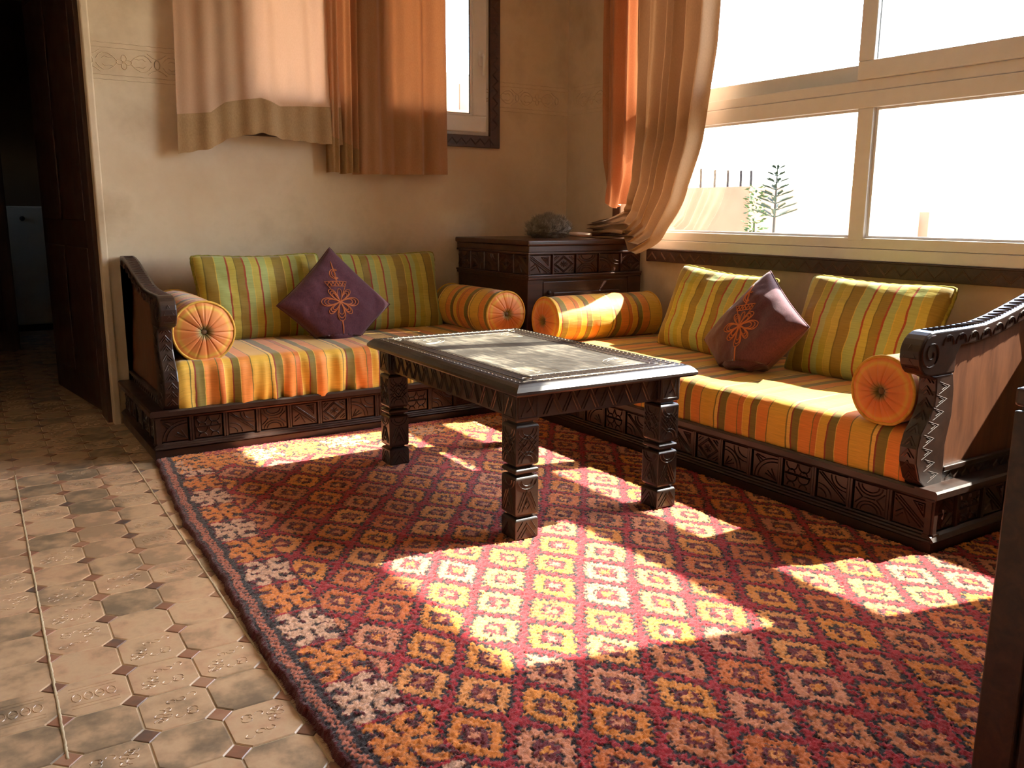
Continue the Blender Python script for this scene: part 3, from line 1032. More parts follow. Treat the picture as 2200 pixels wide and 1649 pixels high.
def mattress(name, label, loc, rz, Ln, D, h, seed, amp):
    nu = int(Ln / .0085); r = .055
    prof = [(D, 0), (D, h * .5), (D - .02, h - .01), (D - .05, h)]
    k = 14
    for i in range(1, k): prof.append((D - .05 + (r - D + .05) * i / k, h + .006 * math.sin(math.pi * i / k)))
    for i in range(0, 9):
        a = R(90 + 90 * i / 8); prof.append((r + r * math.cos(a), h - r + r * math.sin(a)))
    for i in range(1, 10): prof.append((-.004 * math.sin(math.pi * i / 9), (h - r) * (1 - i / 9)))
    nv = len(prof)
    s = [0]
    for a, b in zip(prof[:-1], prof[1:]): s.append(s[-1] + math.hypot(a[0] - b[0], a[1] - b[1]))
    P = []; UV = []
    for j, (d, z) in enumerate(prof):
        a = prof[max(0, j - 1)]; b = prof[min(nv - 1, j + 1)]
        tx, tz = b[0] - a[0], b[1] - a[1]; l = math.hypot(tx, tz)
        nx, nz = tz / l, -tx / l
        front = max(0, min(1, (.1 - d) / .1))
        for i in range(nu):
            u = Ln * i / (nu - 1)
            low = max(0, 1 - z / h)
            w = amp * front * (.25 + low) * (math.sin(u * 46 + 2.4 * noise.noise((u * 6, seed, 0)) * 3) * .5 + noise.noise((u * 34, z * 6 + seed, 1.3)))
            w += .0022 * noise.noise((u * 14, d * 18, seed + z * 9)) + .003 * noise.noise((u * 5, d * 6, seed + 4))
            sag = -.004 * noise.noise((u * 3, seed, 9))
            e = min(u, Ln - u); ins = .012 * max(0, 1 - e / .03) ** 2
            P.append((u, d - nx * w * 1.0 if False else d + nx * w, z + nz * w + (sag - ins if z > .02 else 0)))
            UV.append((u + .012 * front * low * noise.noise((u * 9, seed, 3)), s[j]))
    m = MB(); m.grid(P, nu, nv, UV)
    me = m.mesh(name, True)
    o = obj(name, me, SEATF)
    o.location = loc; o.rotation_euler = (0, 0, rz)
    return tag(o, label, 'mattress', 'striped seat mattresses')


mattress('seat_mattress', 'orange and yellow striped seat mattress on the sofa under the small window', (SA[0] + .102, SA[1] + .006, .205), 0, 1.80 - .104, .745, .195, 2.0, .014)
mattress('seat_mattress', 'sunlit orange and yellow striped seat mattress on the sofa under the wide window', (SBX + .006, SBY - .004, .205), R(-90), LB - .106, .82, .166, 7.0, .004)


# ------------------------------------------------------------------ cushions
def pillow_fn(a, b, T_, c, seed, rnd=0.0, pw=.42, wr=.004):
    """a,b half sizes; returns f(u,v,side) -> point (x, y=thickness, z)"""
    def f(u, v, side):
        rc = 1 - rnd * (abs(u) * abs(v)) ** 5
        x = a * u * (1 - c * (1 - v * v) * u * u) * rc
        z = b * v * (1 - c * (1 - u * u) * v * v) * rc
        t = T_ * (max(0, 1 - abs(u) ** 2.2) * max(0, 1 - abs(v) ** 2.2)) ** pw
        ww = wr * noise.noise((u * 2.6 + seed, v * 2.6, side * 3.1)) + .4 * wr * noise.noise((u * 7 + seed, v * 7, side * 3.1))
        ed = min(1, 3 * min(1 - abs(u), 1 - abs(v)))
        return Vector((x, side * (t + ww * ed), z))
    return f


def make_cushion(name, label, cat, loc, rot, a, b, T_, mat, seed, piping=True, group=None, uo=0, c=.11, n=56, pw=.36):
    t = thing(name, label, cat, loc, 0, group)
    t.rotation_euler = rot
    f = pillow_fn(a, b, T_, c, seed, rnd=.075, pw=pw, wr=.011)
    m = MB()
    for side in (-1, 1):
        P = []; UV = []
        for j in range(n):
            v = -1 + 2 * j / (n - 1); v = math.sin(v * math.pi / 2) * .55 + v * .45
            for i in range(n):
                u = -1 + 2 * i / (n - 1); u = math.sin(u * math.pi / 2) * .55 + u * .45
                p = f(u, v, side); P.append(p + Vector((0, 0, b))); UV.append((p.x + a + uo, p.z))
        m.grid(P, n, n, UV)
    me = m.mesh('cover', True)
    bm = bmesh.new(); bm.from_mesh(me)
    bmesh.ops.remove_doubles(bm, verts=bm.verts, dist=.0004); bmesh.ops.recalc_face_normals(bm, faces=bm.faces)
    bm.to_mesh(me); bm.free()
    me.polygons.foreach_set('use_smooth', [True] * len(me.polygons))
    obj('cover', me, mat, t)
    if piping:
        pts = []
        K = 40
        for k in range(4 * K):
            s_ = k // K; q = -1 + 2 * (k % K) / K
            u, v = ((q, -1), (1, q), (-q, 1), (-1, -q))[s_]
            p = f(u, v, 1); p.y = 0
            rr = .0
            pts.append((p.x + .001 * math.sin(k * 1.9), p.y + .0015 * math.cos(k * 2.3), p.z + b))
        pm = MB(); pm.tube(pts, [.0078 + .0014 * math.sin(k * 2.1) for k in range(4 * K)], 8, closed=True)
        obj('piping', pm, PIPE, t, smooth=True)
    return t


G_ = 'striped back cushions'
make_cushion('back_cushion', 'green striped back cushion beside the left bolster, purple cushion overlapping its right', 'cushion', (1.245, 4.115, .375), (R(-15), R(0), 0), .325, .222, .088, GREENF, 1, group=G_, uo=.0)
make_cushion('back_cushion', 'green striped back cushion between the purple cushion and the corner bolster', 'cushion', (1.905, 4.125, .37), (R(-15), R(0), 0), .325, .222, .088, GREENF, 5, group=G_, uo=.02)
make_cushion('back_cushion', 'green striped back cushion under the wide window, nearer the corner cabinet', 'cushion', (2.875, 2.855, .345), (R(-20), R(3), R(-91)), .315, .215, .088, GREENF, 9, group=G_, uo=.33)
make_cushion('back_cushion', 'green striped back cushion under the wide window, nearest the scrolled arm', 'cushion', (2.87, 2.055, .345), (R(-21), R(1), R(-88)), .32, .222, .092, GREENF, 14, group=G_, uo=.30)


def embroidery():
    k = .000345
    L = []
    P = lambda x, y: (x * k, y * k)

    def petal(ang, ln, w, inner=True):
        out = []
        for sc in ((1.0, .82, .62) if inner else (1.0,)):
            pts = []
            for i in range(25):
                t = 2 * math.pi * i / 24
                r_ = ln * sc * .5 * (1 - math.cos(t)) + (1 - sc) * ln * .12
                s_ = w * sc * math.sin(t) * (.5 - .5 * math.cos(t)) ** .6
                a = R(ang)
                pts.append(P(r_ * math.cos(a) - s_ * math.sin(a), r_ * math.sin(a) + s_ * math.cos(a)))
            out.append(pts)
        return out
    L += petal(0, 265, 78); L += petal(180, 265, 78); L += petal(-88, 265, 74)
    L += petal(90, 185, 46, False)
    for a in (48, 130): L += petal(a, 225, 52)
    for a in (-45, -135): L += petal(a, 225, 52)
    L.append([P(0, 0), P(-190, 290), P(125, 290), P(0, 0)])
    L.append([P(-140, 222), P(92, 222)])
    z = []
    for i in range(11): z.append(P(-160 + i * 26, 284 if i % 2 else 228))
    L.append(z)
    L.append([P(x * 70 - 30, y * 75 + 400) for x, y in arc(0, 0, 1, 1, 50, 310, 16)])
    L.append([P(x * 50 - 22, y * 58 + 400) for x, y in arc(0, 0, 1, 1, 60, 300, 14)])
    L.append([P(-28, 290), P(-30, 420), P(-45, 500), P(-52, 590)])
    L.append([P(-14, 300), P(-18, 420), P(-36, 500), P(-50, 575)])
    L.append([P(8, -262), P(14, -340), P(18, -440)]); L.append([P(20, -262), P(24, -340), P(20, -430)])
    L.append([P(x * 16, y * 16) for x, y in arc(0, 0, 1, 1, 0, 360, 10)])
    return L


def purple_cushion(label, loc, rot, half, seed, cutz):
    t = thing('embroidered_cushion', label, 'cushion', loc, 0, 'purple embroidered cushions')
    t.rotation_euler = rot
    a = half / math.sqrt(2)
    f0 = pillow_fn(a, a, .078, .05, seed, pw=.40, wr=.010)
    s2 = math.sqrt(.5)

    def world(u, v, side):
        p = f0(u, v, side)
        X = (p.x - p.z) * s2; Z = (p.x + p.z) * s2
        y = p.y
        if Z < cutz:                      # the lower corner is squashed on the seat
            d = cutz - Z
            Z = cutz - d * .16 + .008 * math.sin(d * 60)
            X *= 1 + d * .9
            y = y + (-.02 * min(1, d / .06))
        return Vector((X, y, Z))
    n = 48
    m = MB()
    for side in (-1, 1):
        P = []; UV = []
        for j in range(n):
            v = -1 + 2 * j / (n - 1); v = math.sin(v * math.pi / 2) * .5 + v * .5
            for i in range(n):
                u = -1 + 2 * i / (n - 1); u = math.sin(u * math.pi / 2) * .5 + u * .5
                P.append(world(u, v, side)); UV.append((u, v))
        m.grid(P, n, n, UV)
    me = m.mesh('cover', True)
    bm = bmesh.new(); bm.from_mesh(me)
    bmesh.ops.remove_doubles(bm, verts=bm.verts, dist=.0004); bmesh.ops.recalc_face_normals(bm, faces=bm.faces)
    bm.to_mesh(me); bm.free()
    me.polygons.foreach_set('use_smooth', [True] * len(me.polygons))
    obj('cover', me, PURPLE, t)
    K = 30; pts = []
    for k in range(4 * K):
        s_ = k // K; q = -1 + 2 * (k % K) / K
        u, v = ((q, -1), (1, q), (-q, 1), (-1, -q))[s_]
        p = world(u, v, 1); pts.append(p)
    pm = MB(); pm.tube(pts, .003, 6, closed=True); obj('seam', pm, PURPLE, t, smooth=True)
    em = MB()
    for L in embroidery():
        pp = []
        # refine the line, then lay it on the cover
        for (p, q) in zip(L[:-1], L[1:]):
            for i in range(3):
                pp.append((p[0] + (q[0] - p[0]) * i / 3, p[1] + (q[1] - p[1]) * i / 3))
        pp.append(L[-1])
        pts = []
        for (X, Z) in pp:
            x = (X + Z) * s2; z = (Z - X) * s2
            u, v = x / a, z / a
            for _ in range(4):
                u = x / (a * (1 - .05 * (1 - v * v) * u * u)); v = z / (a * (1 - .05 * (1 - u * u) * v * v))
            w_ = world(u, v, -1)
            pts.append((w_.x, w_.y - .0012, w_.z))
        em.tube(pts, .0021, 5)
    e = obj('embroidery', em, THREAD, t, smooth=True)
    e['label'] = 'orange stitched flower and crescent'
    return t


purple_cushion('purple embroidered cushion on its corner against the green cushions under the small window', (1.545, 3.985, .556), (R(-17), R(2), R(-2)), .285, 3, -.16)
purple_cushion('purple embroidered cushion tilted against the green cushions under the wide window', (2.735, 2.42, .520), (R(-28), R(-12), R(-92)), .288, 8, -.15)


# ------------------------------------------------------------------ bolsters
def bolster(label, loc, rot, r, Ln, seed, uo):
    """axis along local +y, the near end at y=0, resting height z=0"""
    t = thing('bolster', label, 'bolster', loc, 0, 'striped round bolsters')
    t.rotation_euler = rot
    nu, nv = 72, 60
    P = []; UV = []
    for j in range(nv):
        y = Ln * j / (nv - 1)
        for i in range(nu + 1):
            a = 2 * math.pi * i / nu
            bul = 1 + .035 * math.sin(math.pi * j / (nv - 1)) - .012 * max(0, 1 - min(y, Ln - y) / .03)
            rr = r * bul + .0022 * noise.noise((math.cos(a) * 2 + seed, y * 9, math.sin(a) * 2)) + .0012 * noise.noise((math.cos(a) * 5 + seed, y * 40, math.sin(a) * 5))
            z = rr * math.sin(a)
            if z < -r * .9: z = -r * .9 + (z + r * .9) * .5
            P.append((rr * math.cos(a), y, z + r)); UV.append((y + uo + .003 * noise.noise((a * 3, seed, y)), a * r))
    m = MB(); m.grid(P, nu + 1, nv, UV)
    obj('body', m.mesh('body', True), SEATF, t)
    for side in (0, 1):
        P = []; UV = []
        nr = 24
        y0 = 0 if side == 0 else Ln; sg = -1 if side == 0 else 1
        for j in range(nr):
            q = j / (nr - 1)
            for i in range(nu * 3 + 1):
                a = 2 * math.pi * i / (nu * 3)
                ph = a * 17 + 1.3 * math.sin(a * 3 + seed)
                pl = -.0046 * math.exp(-(math.sin(ph / 2) / .30) ** 2) * (1 - q) ** .45 * min(1, q / .12) + .0012 * math.sin(ph * .5 + 1)
                dome = .022 * (1 - q * q) - .024 * math.exp(-(q / .16) ** 2)
                rr = r * q * .995
                z = rr * math.sin(a)
                if z < -r * .9: z = -r * .9 + (z + r * .9) * .5
                P.append((rr * math.cos(a), y0 + sg * (dome + pl), z + r)); UV.append((q, a / 2))
        m = MB(); m.grid(P, nu * 3 + 1, nr, UV)
        cp = obj('end_cap', m.mesh('end_cap', True), CAPM, t)
        bm_ = MB(); bm_.lathe([(0, -.008), (.008, -.007), (.0125, -.002), (.011, .004), (0, .005)] if side == 0 else [(0, .008), (.008, .007), (.0125, .002), (.011, -.004), (0, -.005)], (0, y0 + sg * .001, r), 16, 'y')
        obj('button', bm_, BUTTON, cp, smooth=True)
        pm = MB()
        pts = []
        for i in range(60):
            a = 2 * math.pi * i / 60; z = r * math.sin(a)
            if z < -r * .9: z = -r * .9 + (z + r * .9) * .5
            pts.append((r * .995 * math.cos(a), y0, z + r))
        pm.tube(pts, .0052, 8, closed=True); obj('piping', pm, PIPEY, t, smooth=True)
    return t


bolster('orange striped bolster lying against the left arm of the sofa under the small window', (.846, 3.655, .388), (0, 0, R(-1)), .124, .60, 1.0, .10)
bolster('orange striped bolster in the corner, lying along the side of the cabinet', (2.305, 3.635, .392), (0, 0, R(1)), .112, .55, 2.0, .22)
bolster('sunlit orange striped bolster lying in front of the cabinet', (2.435, 3.475, .366), (0, 0, R(-90)), .114, .66, 3.0, .05)
bolster('orange striped bolster lying against the scrolled arm under the wide window', (2.362, 1.566, .366), (0, 0, R(-90)), .106, .62, 4.0, .16)

# ------------------------------------------------------------------ corner cabinet
CX0, CX1, CY0, CY1 = 2.432, 3.178, 3.625, 4.362
cab = thing('corner_cabinet', 'dark wooden cabinet with carved frieze in the corner between the sofas', 'cabinet', (CX0, CY0, 0))
w_, d_ = CX1 - CX0, CY1 - CY0
boxo('carcass', (.014, w_ - .0, .016, d_, 0.0, .838), WOODC, cab)
m = MB()
m.box(-.012, w_, -.012, d_, .838, .866); obj('cabinet_top', m, WOODC, cab, bevel=.008, seg=3)
for nm, z0, z1, o_ in (('cornice', .806, .8375, .002), ('frieze_moulding', .794, .8055, -.002), ('lower_moulding', .682, .692, -.006), ('lower_moulding', .668, .6815, -.001)):
    m = MB(); m.box(o_, w_, o_, d_, z0, z1); obj(nm, m, WOODC, cab, bevel=.003)
n = 5
for i in range(n):
    pw = w_ / n
    carved_panel(cab, (pw * (i + .5), .008, .743), (1, 0, 0), (0, 0, 1), (0, -1, 0), pw - .012, .098, [4, 5, 3, 6, 5][i], mat=WOODC, lw=.007, rel=.005)
    st = MB(); st.box(pw * i + .0 if i else 0, pw * i + .005, .0, .02, .693, .793); obj('stile', st, WOODC, cab)
for i in range(n):
    pd = d_ / n
    carved_panel(cab, (.008, d_ - pd * (i + .5), .743), (0, -1, 0), (0, 0, 1), (-1, 0, 0), pd - .012, .098, [3, 6, 2, 5, 4][i], mat=WOODC, lw=.007, rel=.005)
dr = boxo('cabinet_door', (.095, w_ - .095, .004, .02, .06, .655), WOODC, cab, .003)
for (x0, x1, z0, z1) in ((.0, .092, .0, .667), (w_ - .092, w_, .0, .667), (.093, w_ - .093, .0, .058)):
    boxo('face_frame', (x0, x1, .006, .02, z0, z1), WOODC, cab, .002)
boxo('door_panel', (.155, w_ - .155, -.004, .004, .12, .60), WOODC, dr, .006)
km = MB(); km.lathe([(0, -.012), (.009, -.012), (.011, -.004), (.006, .004)], (.125, .0, .60), 12, 'y'); obj('knob', km, WOODT, dr, smooth=True)

# woolly duster lying on the cabinet
du = thing('wool_duster', 'fluffy grey duster with a pale handle lying on the corner cabinet', 'duster', (2.765, 3.93, .866))
FLUFF = mat_mottled('grey_wool', rgb((124, 112, 98)), rgb((164, 150, 132)), 40, .95, .3)
fm = MB()
rg = random.Random(11)
P = []
nu, nv = 44, 24
for j in range(nv):
    for i in range(nu + 1):
        a = 2 * math.pi * i / nu; b = math.pi * (j / (nv - 1)) - math.pi / 2
        q = Vector((math.cos(b) * math.cos(a), math.cos(b) * math.sin(a), math.sin(b)))
        rr = 1 + .28 * noise.noise(q * 2.3 + Vector((3, 1, 2))) + .2 * noise.noise(q * 5.5) + .12 * noise.noise(q * 12)
        P.append((q.x * .128 * rr, q.y * .06 * rr, max(.0, .052 + q.z * .056 * rr)))
fm.grid(P, nu + 1, nv)
base_pts = list(P)
for k in range(7000):
    p = Vector(rg.choice(base_pts)); nrm = Vector((p.x / .02, p.y / .006, (p.z - .03) / .004)).normalized()
    t = (nrm + Vector((rg.uniform(-.9, .9), rg.uniform(-.9, .9), rg.uniform(-.3, .9)))).normalized()
    ln = rg.uniform(.015, .036)
    s_ = t.cross(Vector((rg.uniform(-1, 1), rg.uniform(-1, 1), rg.uniform(-1, 1)))).normalized() * .0007
    e = p + t * ln; e.z = max(e.z, .001); md = p + t * ln * .5 + Vector((0, 0, .002))
    fm.add([p - s_, p + s_, md + s_ * .8, md - s_ * .8, e], [(0, 1, 2, 3), (3, 2, 4)])
obj('wool_head', fm, FLUFF, du, smooth=True, fix=False)
HANDM = mat_plain('pale_handle', rgb((206, 178, 158)), .28, .5)
hm = MB(); hm.tube([(.11, -.045, .022), (.16, -.062, .020), (.20, -.077, .017), (.222, -.085, .016), (.23, -.088, .016)], [.011, .012, .0125, .013, .010], 14)
obj('handle', hm, HANDM, du, smooth=True)

# ------------------------------------------------------------------ low carved table
tb = thing('coffee_table', 'low black carved wooden table standing on the red rug', 'table', (1.682, 2.572, .0235), -.016)
tw, td = .345, .548
ZT = .49
top = MB()
pr = [(0, .0), (.012, .0), (.018, .004), (.018, .010), (.012, .024), (.006, .032), (0, .034)]
rings = []
vs = []
for (o_, z) in ((-.03, 0), (.0, 0), (.006, .006), (.006, .014), (-.004, .026), (-.012, .032), (-.016, .034)):
    vs += [(-tw - o_, -td - o_, ZT - .034 + z), (tw + o_, -td - o_, ZT - .034 + z), (tw + o_, td + o_, ZT - .034 + z), (-tw - o_, td + o_, ZT - .034 + z)]
fs = []
for k in range(6):
    for i in range(4):
        fs.append((k * 4 + i, k * 4 + (i + 1) % 4, k * 4 + 4 + (i + 1) % 4, k * 4 + 4 + i))
fs += [(3, 2, 1, 0), (24, 25, 26, 27)]
top.add(vs, fs)
obj('table_top', top, WOODT, tb)
sfm = MB(); sfm.box(-tw + .112, tw - .112, -td + .112, td - .112, ZT - .004, ZT + .0007); obj('top_surface', sfm, TTOP, tb)
for q_ in (.022, .060, .098):
    bdm = MB()
    for (x0, x1, y0, y1) in ((-tw + q_, tw - q_, -td + q_, -td + q_ + .008), (-tw + q_, tw - q_, td - q_ - .008, td - q_), (-tw + q_, -tw + q_ + .008, -td + q_, td - q_), (tw - q_ - .008, tw - q_, -td + q_, td - q_)):
        bdm.box(x0, x1, y0, y1, ZT - .003, ZT + .0012)
    obj('border_moulding', bdm, WOODT, tb)
# incised pale border: dots, double line, corner arcs, centre rosette
inl = MB()
LL = []
for ins in (.050, .118):
    a, b = tw - ins, td - ins
    LL.append([(-a, -b), (a, -b), (a, b), (-a, b), (-a, -b)])
for sx in (-1, 1):
    for sy in (-1, 1):
        cx_, cy_ = sx * (tw - .135), sy * (td - .135)
        LL.append([(cx_ - sx * .10 * math.cos(R(t)), cy_ - sy * .10 * math.sin(R(t))) for t in range(0, 91, 9)])
        LL.append([(cx_ - sx * .115 * math.cos(R(t)), cy_ - sy * .115 * math.sin(R(t))) for t in range(0, 91, 9)])
        LL.append([(cx_ + .016 * math.cos(R(t)) - sx * .035, cy_ + .016 * math.sin(R(t)) - sy * .035) for t in range(0, 361, 30)])
        LL.append([(sx * (tw - .085) + .014 * math.cos(R(t)), sy * (td - .085) + .014 * math.sin(R(t))) for t in range(0, 361, 30)])
inl.ridges(LL, (0, 0, ZT + .0006), (1, 0, 0), (0, 1, 0), (0, 0, 1), .0020, .0008)
for ins in (.033, .066, .102):
    a, b = tw - ins, td - ins
    per = [(-a, -b, a, -b), (a, -b, a, b), (a, b, -a, b), (-a, b, -a, -b)]
    for (x0, y0, x1, y1) in per:
        ln = math.hypot(x1 - x0, y1 - y0); n = int(ln / .022)
        for i in range(n):
            t = (i + .5) / n; x, y = x0 + (x1 - x0) * t, y0 + (y1 - y0) * t
            s_ = .0036
            inl.add([(x - s_, y, ZT), (x, y - s_, ZT), (x + s_, y, ZT), (x, y + s_, ZT), (x, y, ZT + .0022)], [(0, 1, 4), (1, 2, 4), (2, 3, 4), (3, 0, 4)])
obj('inlay', inl, INLAY, tb)
# apron
ax, ay = tw - .042, td - .062
for k, (x0, x1, y0, y1) in enumerate(((-ax, ax, -ay, -ay + .022), (-ax, ax, ay - .022, ay), (-ax, -ax + .022, -ay, ay), (ax - .022, ax, -ay, ay))):
    ap = MB(); ap.box(x0, x1, y0, y1, .372, ZT - .034)
    apr = obj('apron', ap, WOODT, tb)
    cv = MB(); LL = []
    ln = ax if k < 2 else ay
    q = -ln + .09
    kk = 0
    while q < ln - .09:
        LL.append([(q, -.034), (q + .035, .034), (q + .07, -.034)])
        LL.append([(q + .012, -.034), (q + .035, .012), (q + .058, -.034)])
        LL.append([(q + .035, .034), (q + .07, .034), (q + .052, .004)])
        q += .07
    Of = [((0, -ay, .414), (1, 0, 0), (0, -1, 0)), ((0, ay, .414), (1, 0, 0), (0, 1, 0)), ((-ax, 0, .414), (0, 1, 0), (-1, 0, 0)), ((ax, 0, .414), (0, 1, 0), (1, 0, 0))][k]
    cv.ridges(LL, Of[0], Of[1], (0, 0, 1), Of[2], .0045, .003)
    obj('apron_carving', cv, WOODT, apr)


def leg_mesh():
    hw = .041
    prof = [(0, hw - .002), (.004, hw), (.060, hw), (.066, hw - .004), (.068, hw - .013), (.073, hw - .013), (.075, hw - .004), (.081, hw), (.192, hw), (.198, hw - .004),
            (.200, hw - .014), (.205, hw - .014), (.207, hw - .004), (.211, hw), (.219, hw), (.223, hw - .004), (.225, hw - .014), (.230, hw - .014), (.232, hw - .004), (.238, hw),
            (.352, hw), (.358, hw - .004), (.360, hw - .013), (.366, hw - .013), (.368, hw - .003), (.373, hw), (ZT - .034, hw)]
    m = MB(); vs = []
    for z, h in prof:
        vs += [(-h, -h, z), (h, -h, z), (h, h, z), (-h, h, z)]
    fs = []
    for k in range(len(prof) - 1):
        for i in range(4): fs.append((k * 4 + i, k * 4 + (i + 1) % 4, k * 4 + 4 + (i + 1) % 4, k * 4 + 4 + i))
    fs += [(3, 2, 1, 0), tuple(len(vs) - 4 + i for i in range(4))]
    m.add(vs, fs)
    me = m.mesh('leg'); fixn(me); me.materials.append(WOODT)
    c_ = MB()
    LL = []
    # block 1 .238-.352 : arcs, lattice, arcs
    zc = .295; hh = .05; w = .033
    LL += [arc(0, zc + hh, w, .030, 180, 360, 10), arc(0, zc + hh, w * .6, .02, 180, 360, 8), arc(0, zc - hh, w, .030, 0, 180, 10), arc(0, zc - hh, w * .6, .02, 0, 180, 8)]
    for s_ in (1.0, .5): LL.append([(0, zc + .026 * s_), (.022 * s_, zc), (0, zc - .026 * s_), (-.022 * s_, zc), (0, zc + .026 * s_)])
    for sx in (-1, 1):
        LL.append([(sx * w, zc + .026), (sx * .012, zc + .004), (sx * w, zc - .026)]); LL.append([(sx * w, zc + .012), (sx * .022, zc), (sx * w, zc - .012)])
        LL.append([(sx * .008, zc + .03), (sx * w, zc + .008)]); LL.append([(sx * .008, zc - .03), (sx * w, zc - .008)])
    # block 2 .081-.192 : arcs above an A
    LL += [arc(0, .187, w, .028, 180, 360, 10), arc(0, .187, w * .6, .018, 180, 360, 8), [(-.03, .09), (0, .156), (.03, .09)], [(-.018, .09), (0, .132), (.018, .09)],
           [(0, .12), (.010, .108), (0, .096), (-.010, .108), (0, .12)], [(.012, .15), (.033, .10)], [(-.012, .15), (-.033, .10)]]
    LL += [[(-.032, .008), (0, .052), (.032, .008)], [(-.02, .008), (0, .036), (.02, .008)], [(-.034, .03), (-.016, .056)], [(.034, .03), (.016, .056)]]
    LL += [[(-.032, .38), (-.032, .445), (.032, .445), (.032, .38), (-.032, .38)], [(-.024, .385), (.0, .44), (.024, .385)], arc(-.03, .44, .05, .05, 300, 360, 6)]
    for nx, ny in ((0, -1), (0, 1), (1, 0), (-1, 0)):
        c_.ridges(LL, (nx * hw, ny * hw, 0), (-ny, nx, 0), (0, 0, 1), (nx, ny, 0), .0038, .0024)
    ce = c_.mesh('leg_carving'); fixn(ce); ce.materials.append(WOODT)
    return me, ce


lm_, lc_ = leg_mesh()
for sx in (-1, 1):
    for sy in (-1, 1):
        o = bpy.data.objects.new('leg', lm_); COL.objects.link(o); o.parent = tb
        o.location = (sx * (tw - .024 - .041), sy * (td - .045 - .041), 0)
        b = o.modifiers.new('bevel', 'BEVEL'); b.width = .002; b.segments = 2
        c_ = bpy.data.objects.new('leg_carving', lc_); COL.objects.link(c_); c_.parent = o; c_['kind'] = 'stuff'


# ------------------------------------------------------------------ curtains
def sheet(fn, nu, nv):
    m = MB(); P = []; UV = []
    for j in range(nv):
        for i in range(nu):
            P.append(fn(i / (nu - 1), j / (nv - 1))); UV.append((i / (nu - 1), j / (nv - 1)))
    m.grid(P, nu, nv, UV)
    return m


ca = thing('curtain', 'tan curtain over the small window, its left hem lifted and swept aside', 'curtain', (1.6, 4.2, 1.2))
OA = Vector((1.6, 4.2, 1.2))
ROD = 2.56
hx_ = [.933, 1.081, 1.152, 1.2, 1.322, 1.418, 1.588, 1.706]
hz_ = [1.258, 1.287, 1.332, 1.346, 1.369, 1.345, 1.337, 1.332]
tz_ = [1.436, 1.450, 1.500, 1.512, 1.531, 1.500, 1.512, 1.515]


def left_panel(u, v, part):
    xb = .933 + (1.735 - .933) * u
    zb = float(np.interp(xb, hx_, hz_)); zt = float(np.interp(xb, hx_, tz_))
    if u > .93:
        pass
    xt = .972 + (1.70 - .972) * u
    if part == 'hem':
        z = zt + (zb - zt) * v
        k = 1 - (z - zb) / (ROD - zb)
    else:
        z = ROD + (zt - ROD) * v
        k = (ROD - z) / (ROD - zb)
    x = xt + (xb - xt) * k
    fold = .018 * math.sin(u * 23 + 1.2 * math.sin(u * 9)) * (.45 + .55 * (1 - k)) + .010 * math.sin(u * 52 + 2) * (1 - .4 * k)
    lift = -.05 * math.exp(-((u - .48) / .22) ** 2) * k * k
    y = 4.312 + fold * .8 + lift * .7 - .01 * k + .004 * noise.noise((u * 8, z * 5, 2))
    if part == 'hem':
        y -= .0015; z += .002 * math.sin(u * 70) * v
    return Vector((x, y, z)) - OA


obj('left_panel', sheet(lambda u, v: left_panel(u, v, 'top'), 150, 50).mesh('left_panel', True), CURT, ca)
obj('left_hem', sheet(lambda u, v: left_panel(u, v, 'hem'), 150, 10).mesh('left_hem', True), HEM, ca)


def mid_panel(u, v, part):
    # narrow folds between the lifted part and the right half, hanging lower
    xb = 1.655 + (1.815 - 1.655) * u; xt = 1.66 + (1.83 - 1.66) * u
    zb = 1.195 + .004 * math.sin(u * 9); zt = 1.385 - .07 * u
    if part == 'hem': z = zt + (zb - zt) * v
    else: z = ROD + (zt - ROD) * v
    k = (ROD - z) / (ROD - zb)
    x = xt + (xb - xt) * k
    y = 4.285 + .020 * math.sin(u * 15 + .7) + .012 * math.sin(u * 31) + .03 * (1 - u) * k
    if part == 'hem': y -= .001
    return Vector((x, y, z)) - OA


obj('middle_panel', sheet(lambda u, v: mid_panel(u, v, 'top'), 60, 40).mesh('middle_panel', True), CURTR, ca)
obj('middle_hem', sheet(lambda u, v: mid_panel(u, v, 'hem'), 60, 8).mesh('middle_hem', True), HEM, ca)


def right_panel(u, v, part):
    xb = 1.80 + (2.352 - 1.80) * u; xt = 1.81 + (2.335 - 1.81) * u
    zb = 1.19 + .014 * u; zt = 1.405
    if part == 'hem': z = zt + (zb - zt) * v
    else: z = ROD + (zt - ROD) * v
    k = (ROD - z) / (ROD - zb)
    x = xt + (xb - xt) * k
    y = 4.308 + .026 * math.sin(u * 19 + 1.4 * math.sin(u * 6 + k)) * (1 - .25 * k) + .011 * math.sin(u * 41 + 1 + .8 * k)
    return Vector((x, y, z)) - OA


obj('right_panel', sheet(lambda u, v: right_panel(u, v, 'top'), 120, 44).mesh('right_panel', True), CURTR, ca)
obj('right_hem', sheet(lambda u, v: right_panel(u, v, 'hem'), 120, 8).mesh('right_hem', True), CURTR, ca)
rodm = MB(); rodm.tube([(-.78, .085, ROD - 1.2 + .0), (1.15, .085, ROD - 1.2)], .012, 12)
obj('curtain_rod', rodm, WOOD, ca, smooth=True)

cb = thing('curtain', 'tan curtain bunched at the corner side of the wide window, tail resting on the cabinet', 'curtain', (3.1, 3.5, .868))
OB = Vector((3.1, 3.5, .868))
# centre line (y,z) and width across the gathered cloth
CLv = [0, .3, .52, .68, .80, .88, .94, 1.0]
CLy = [3.335, 3.345, 3.375, 3.43, 3.515, 3.61, 3.77, 3.95]
CLz = [2.54, 1.78, 1.38, 1.13, .970, .905, .900, .893]
CLw = [.57, .53, .47, .40, .33, .25, .16, .11]


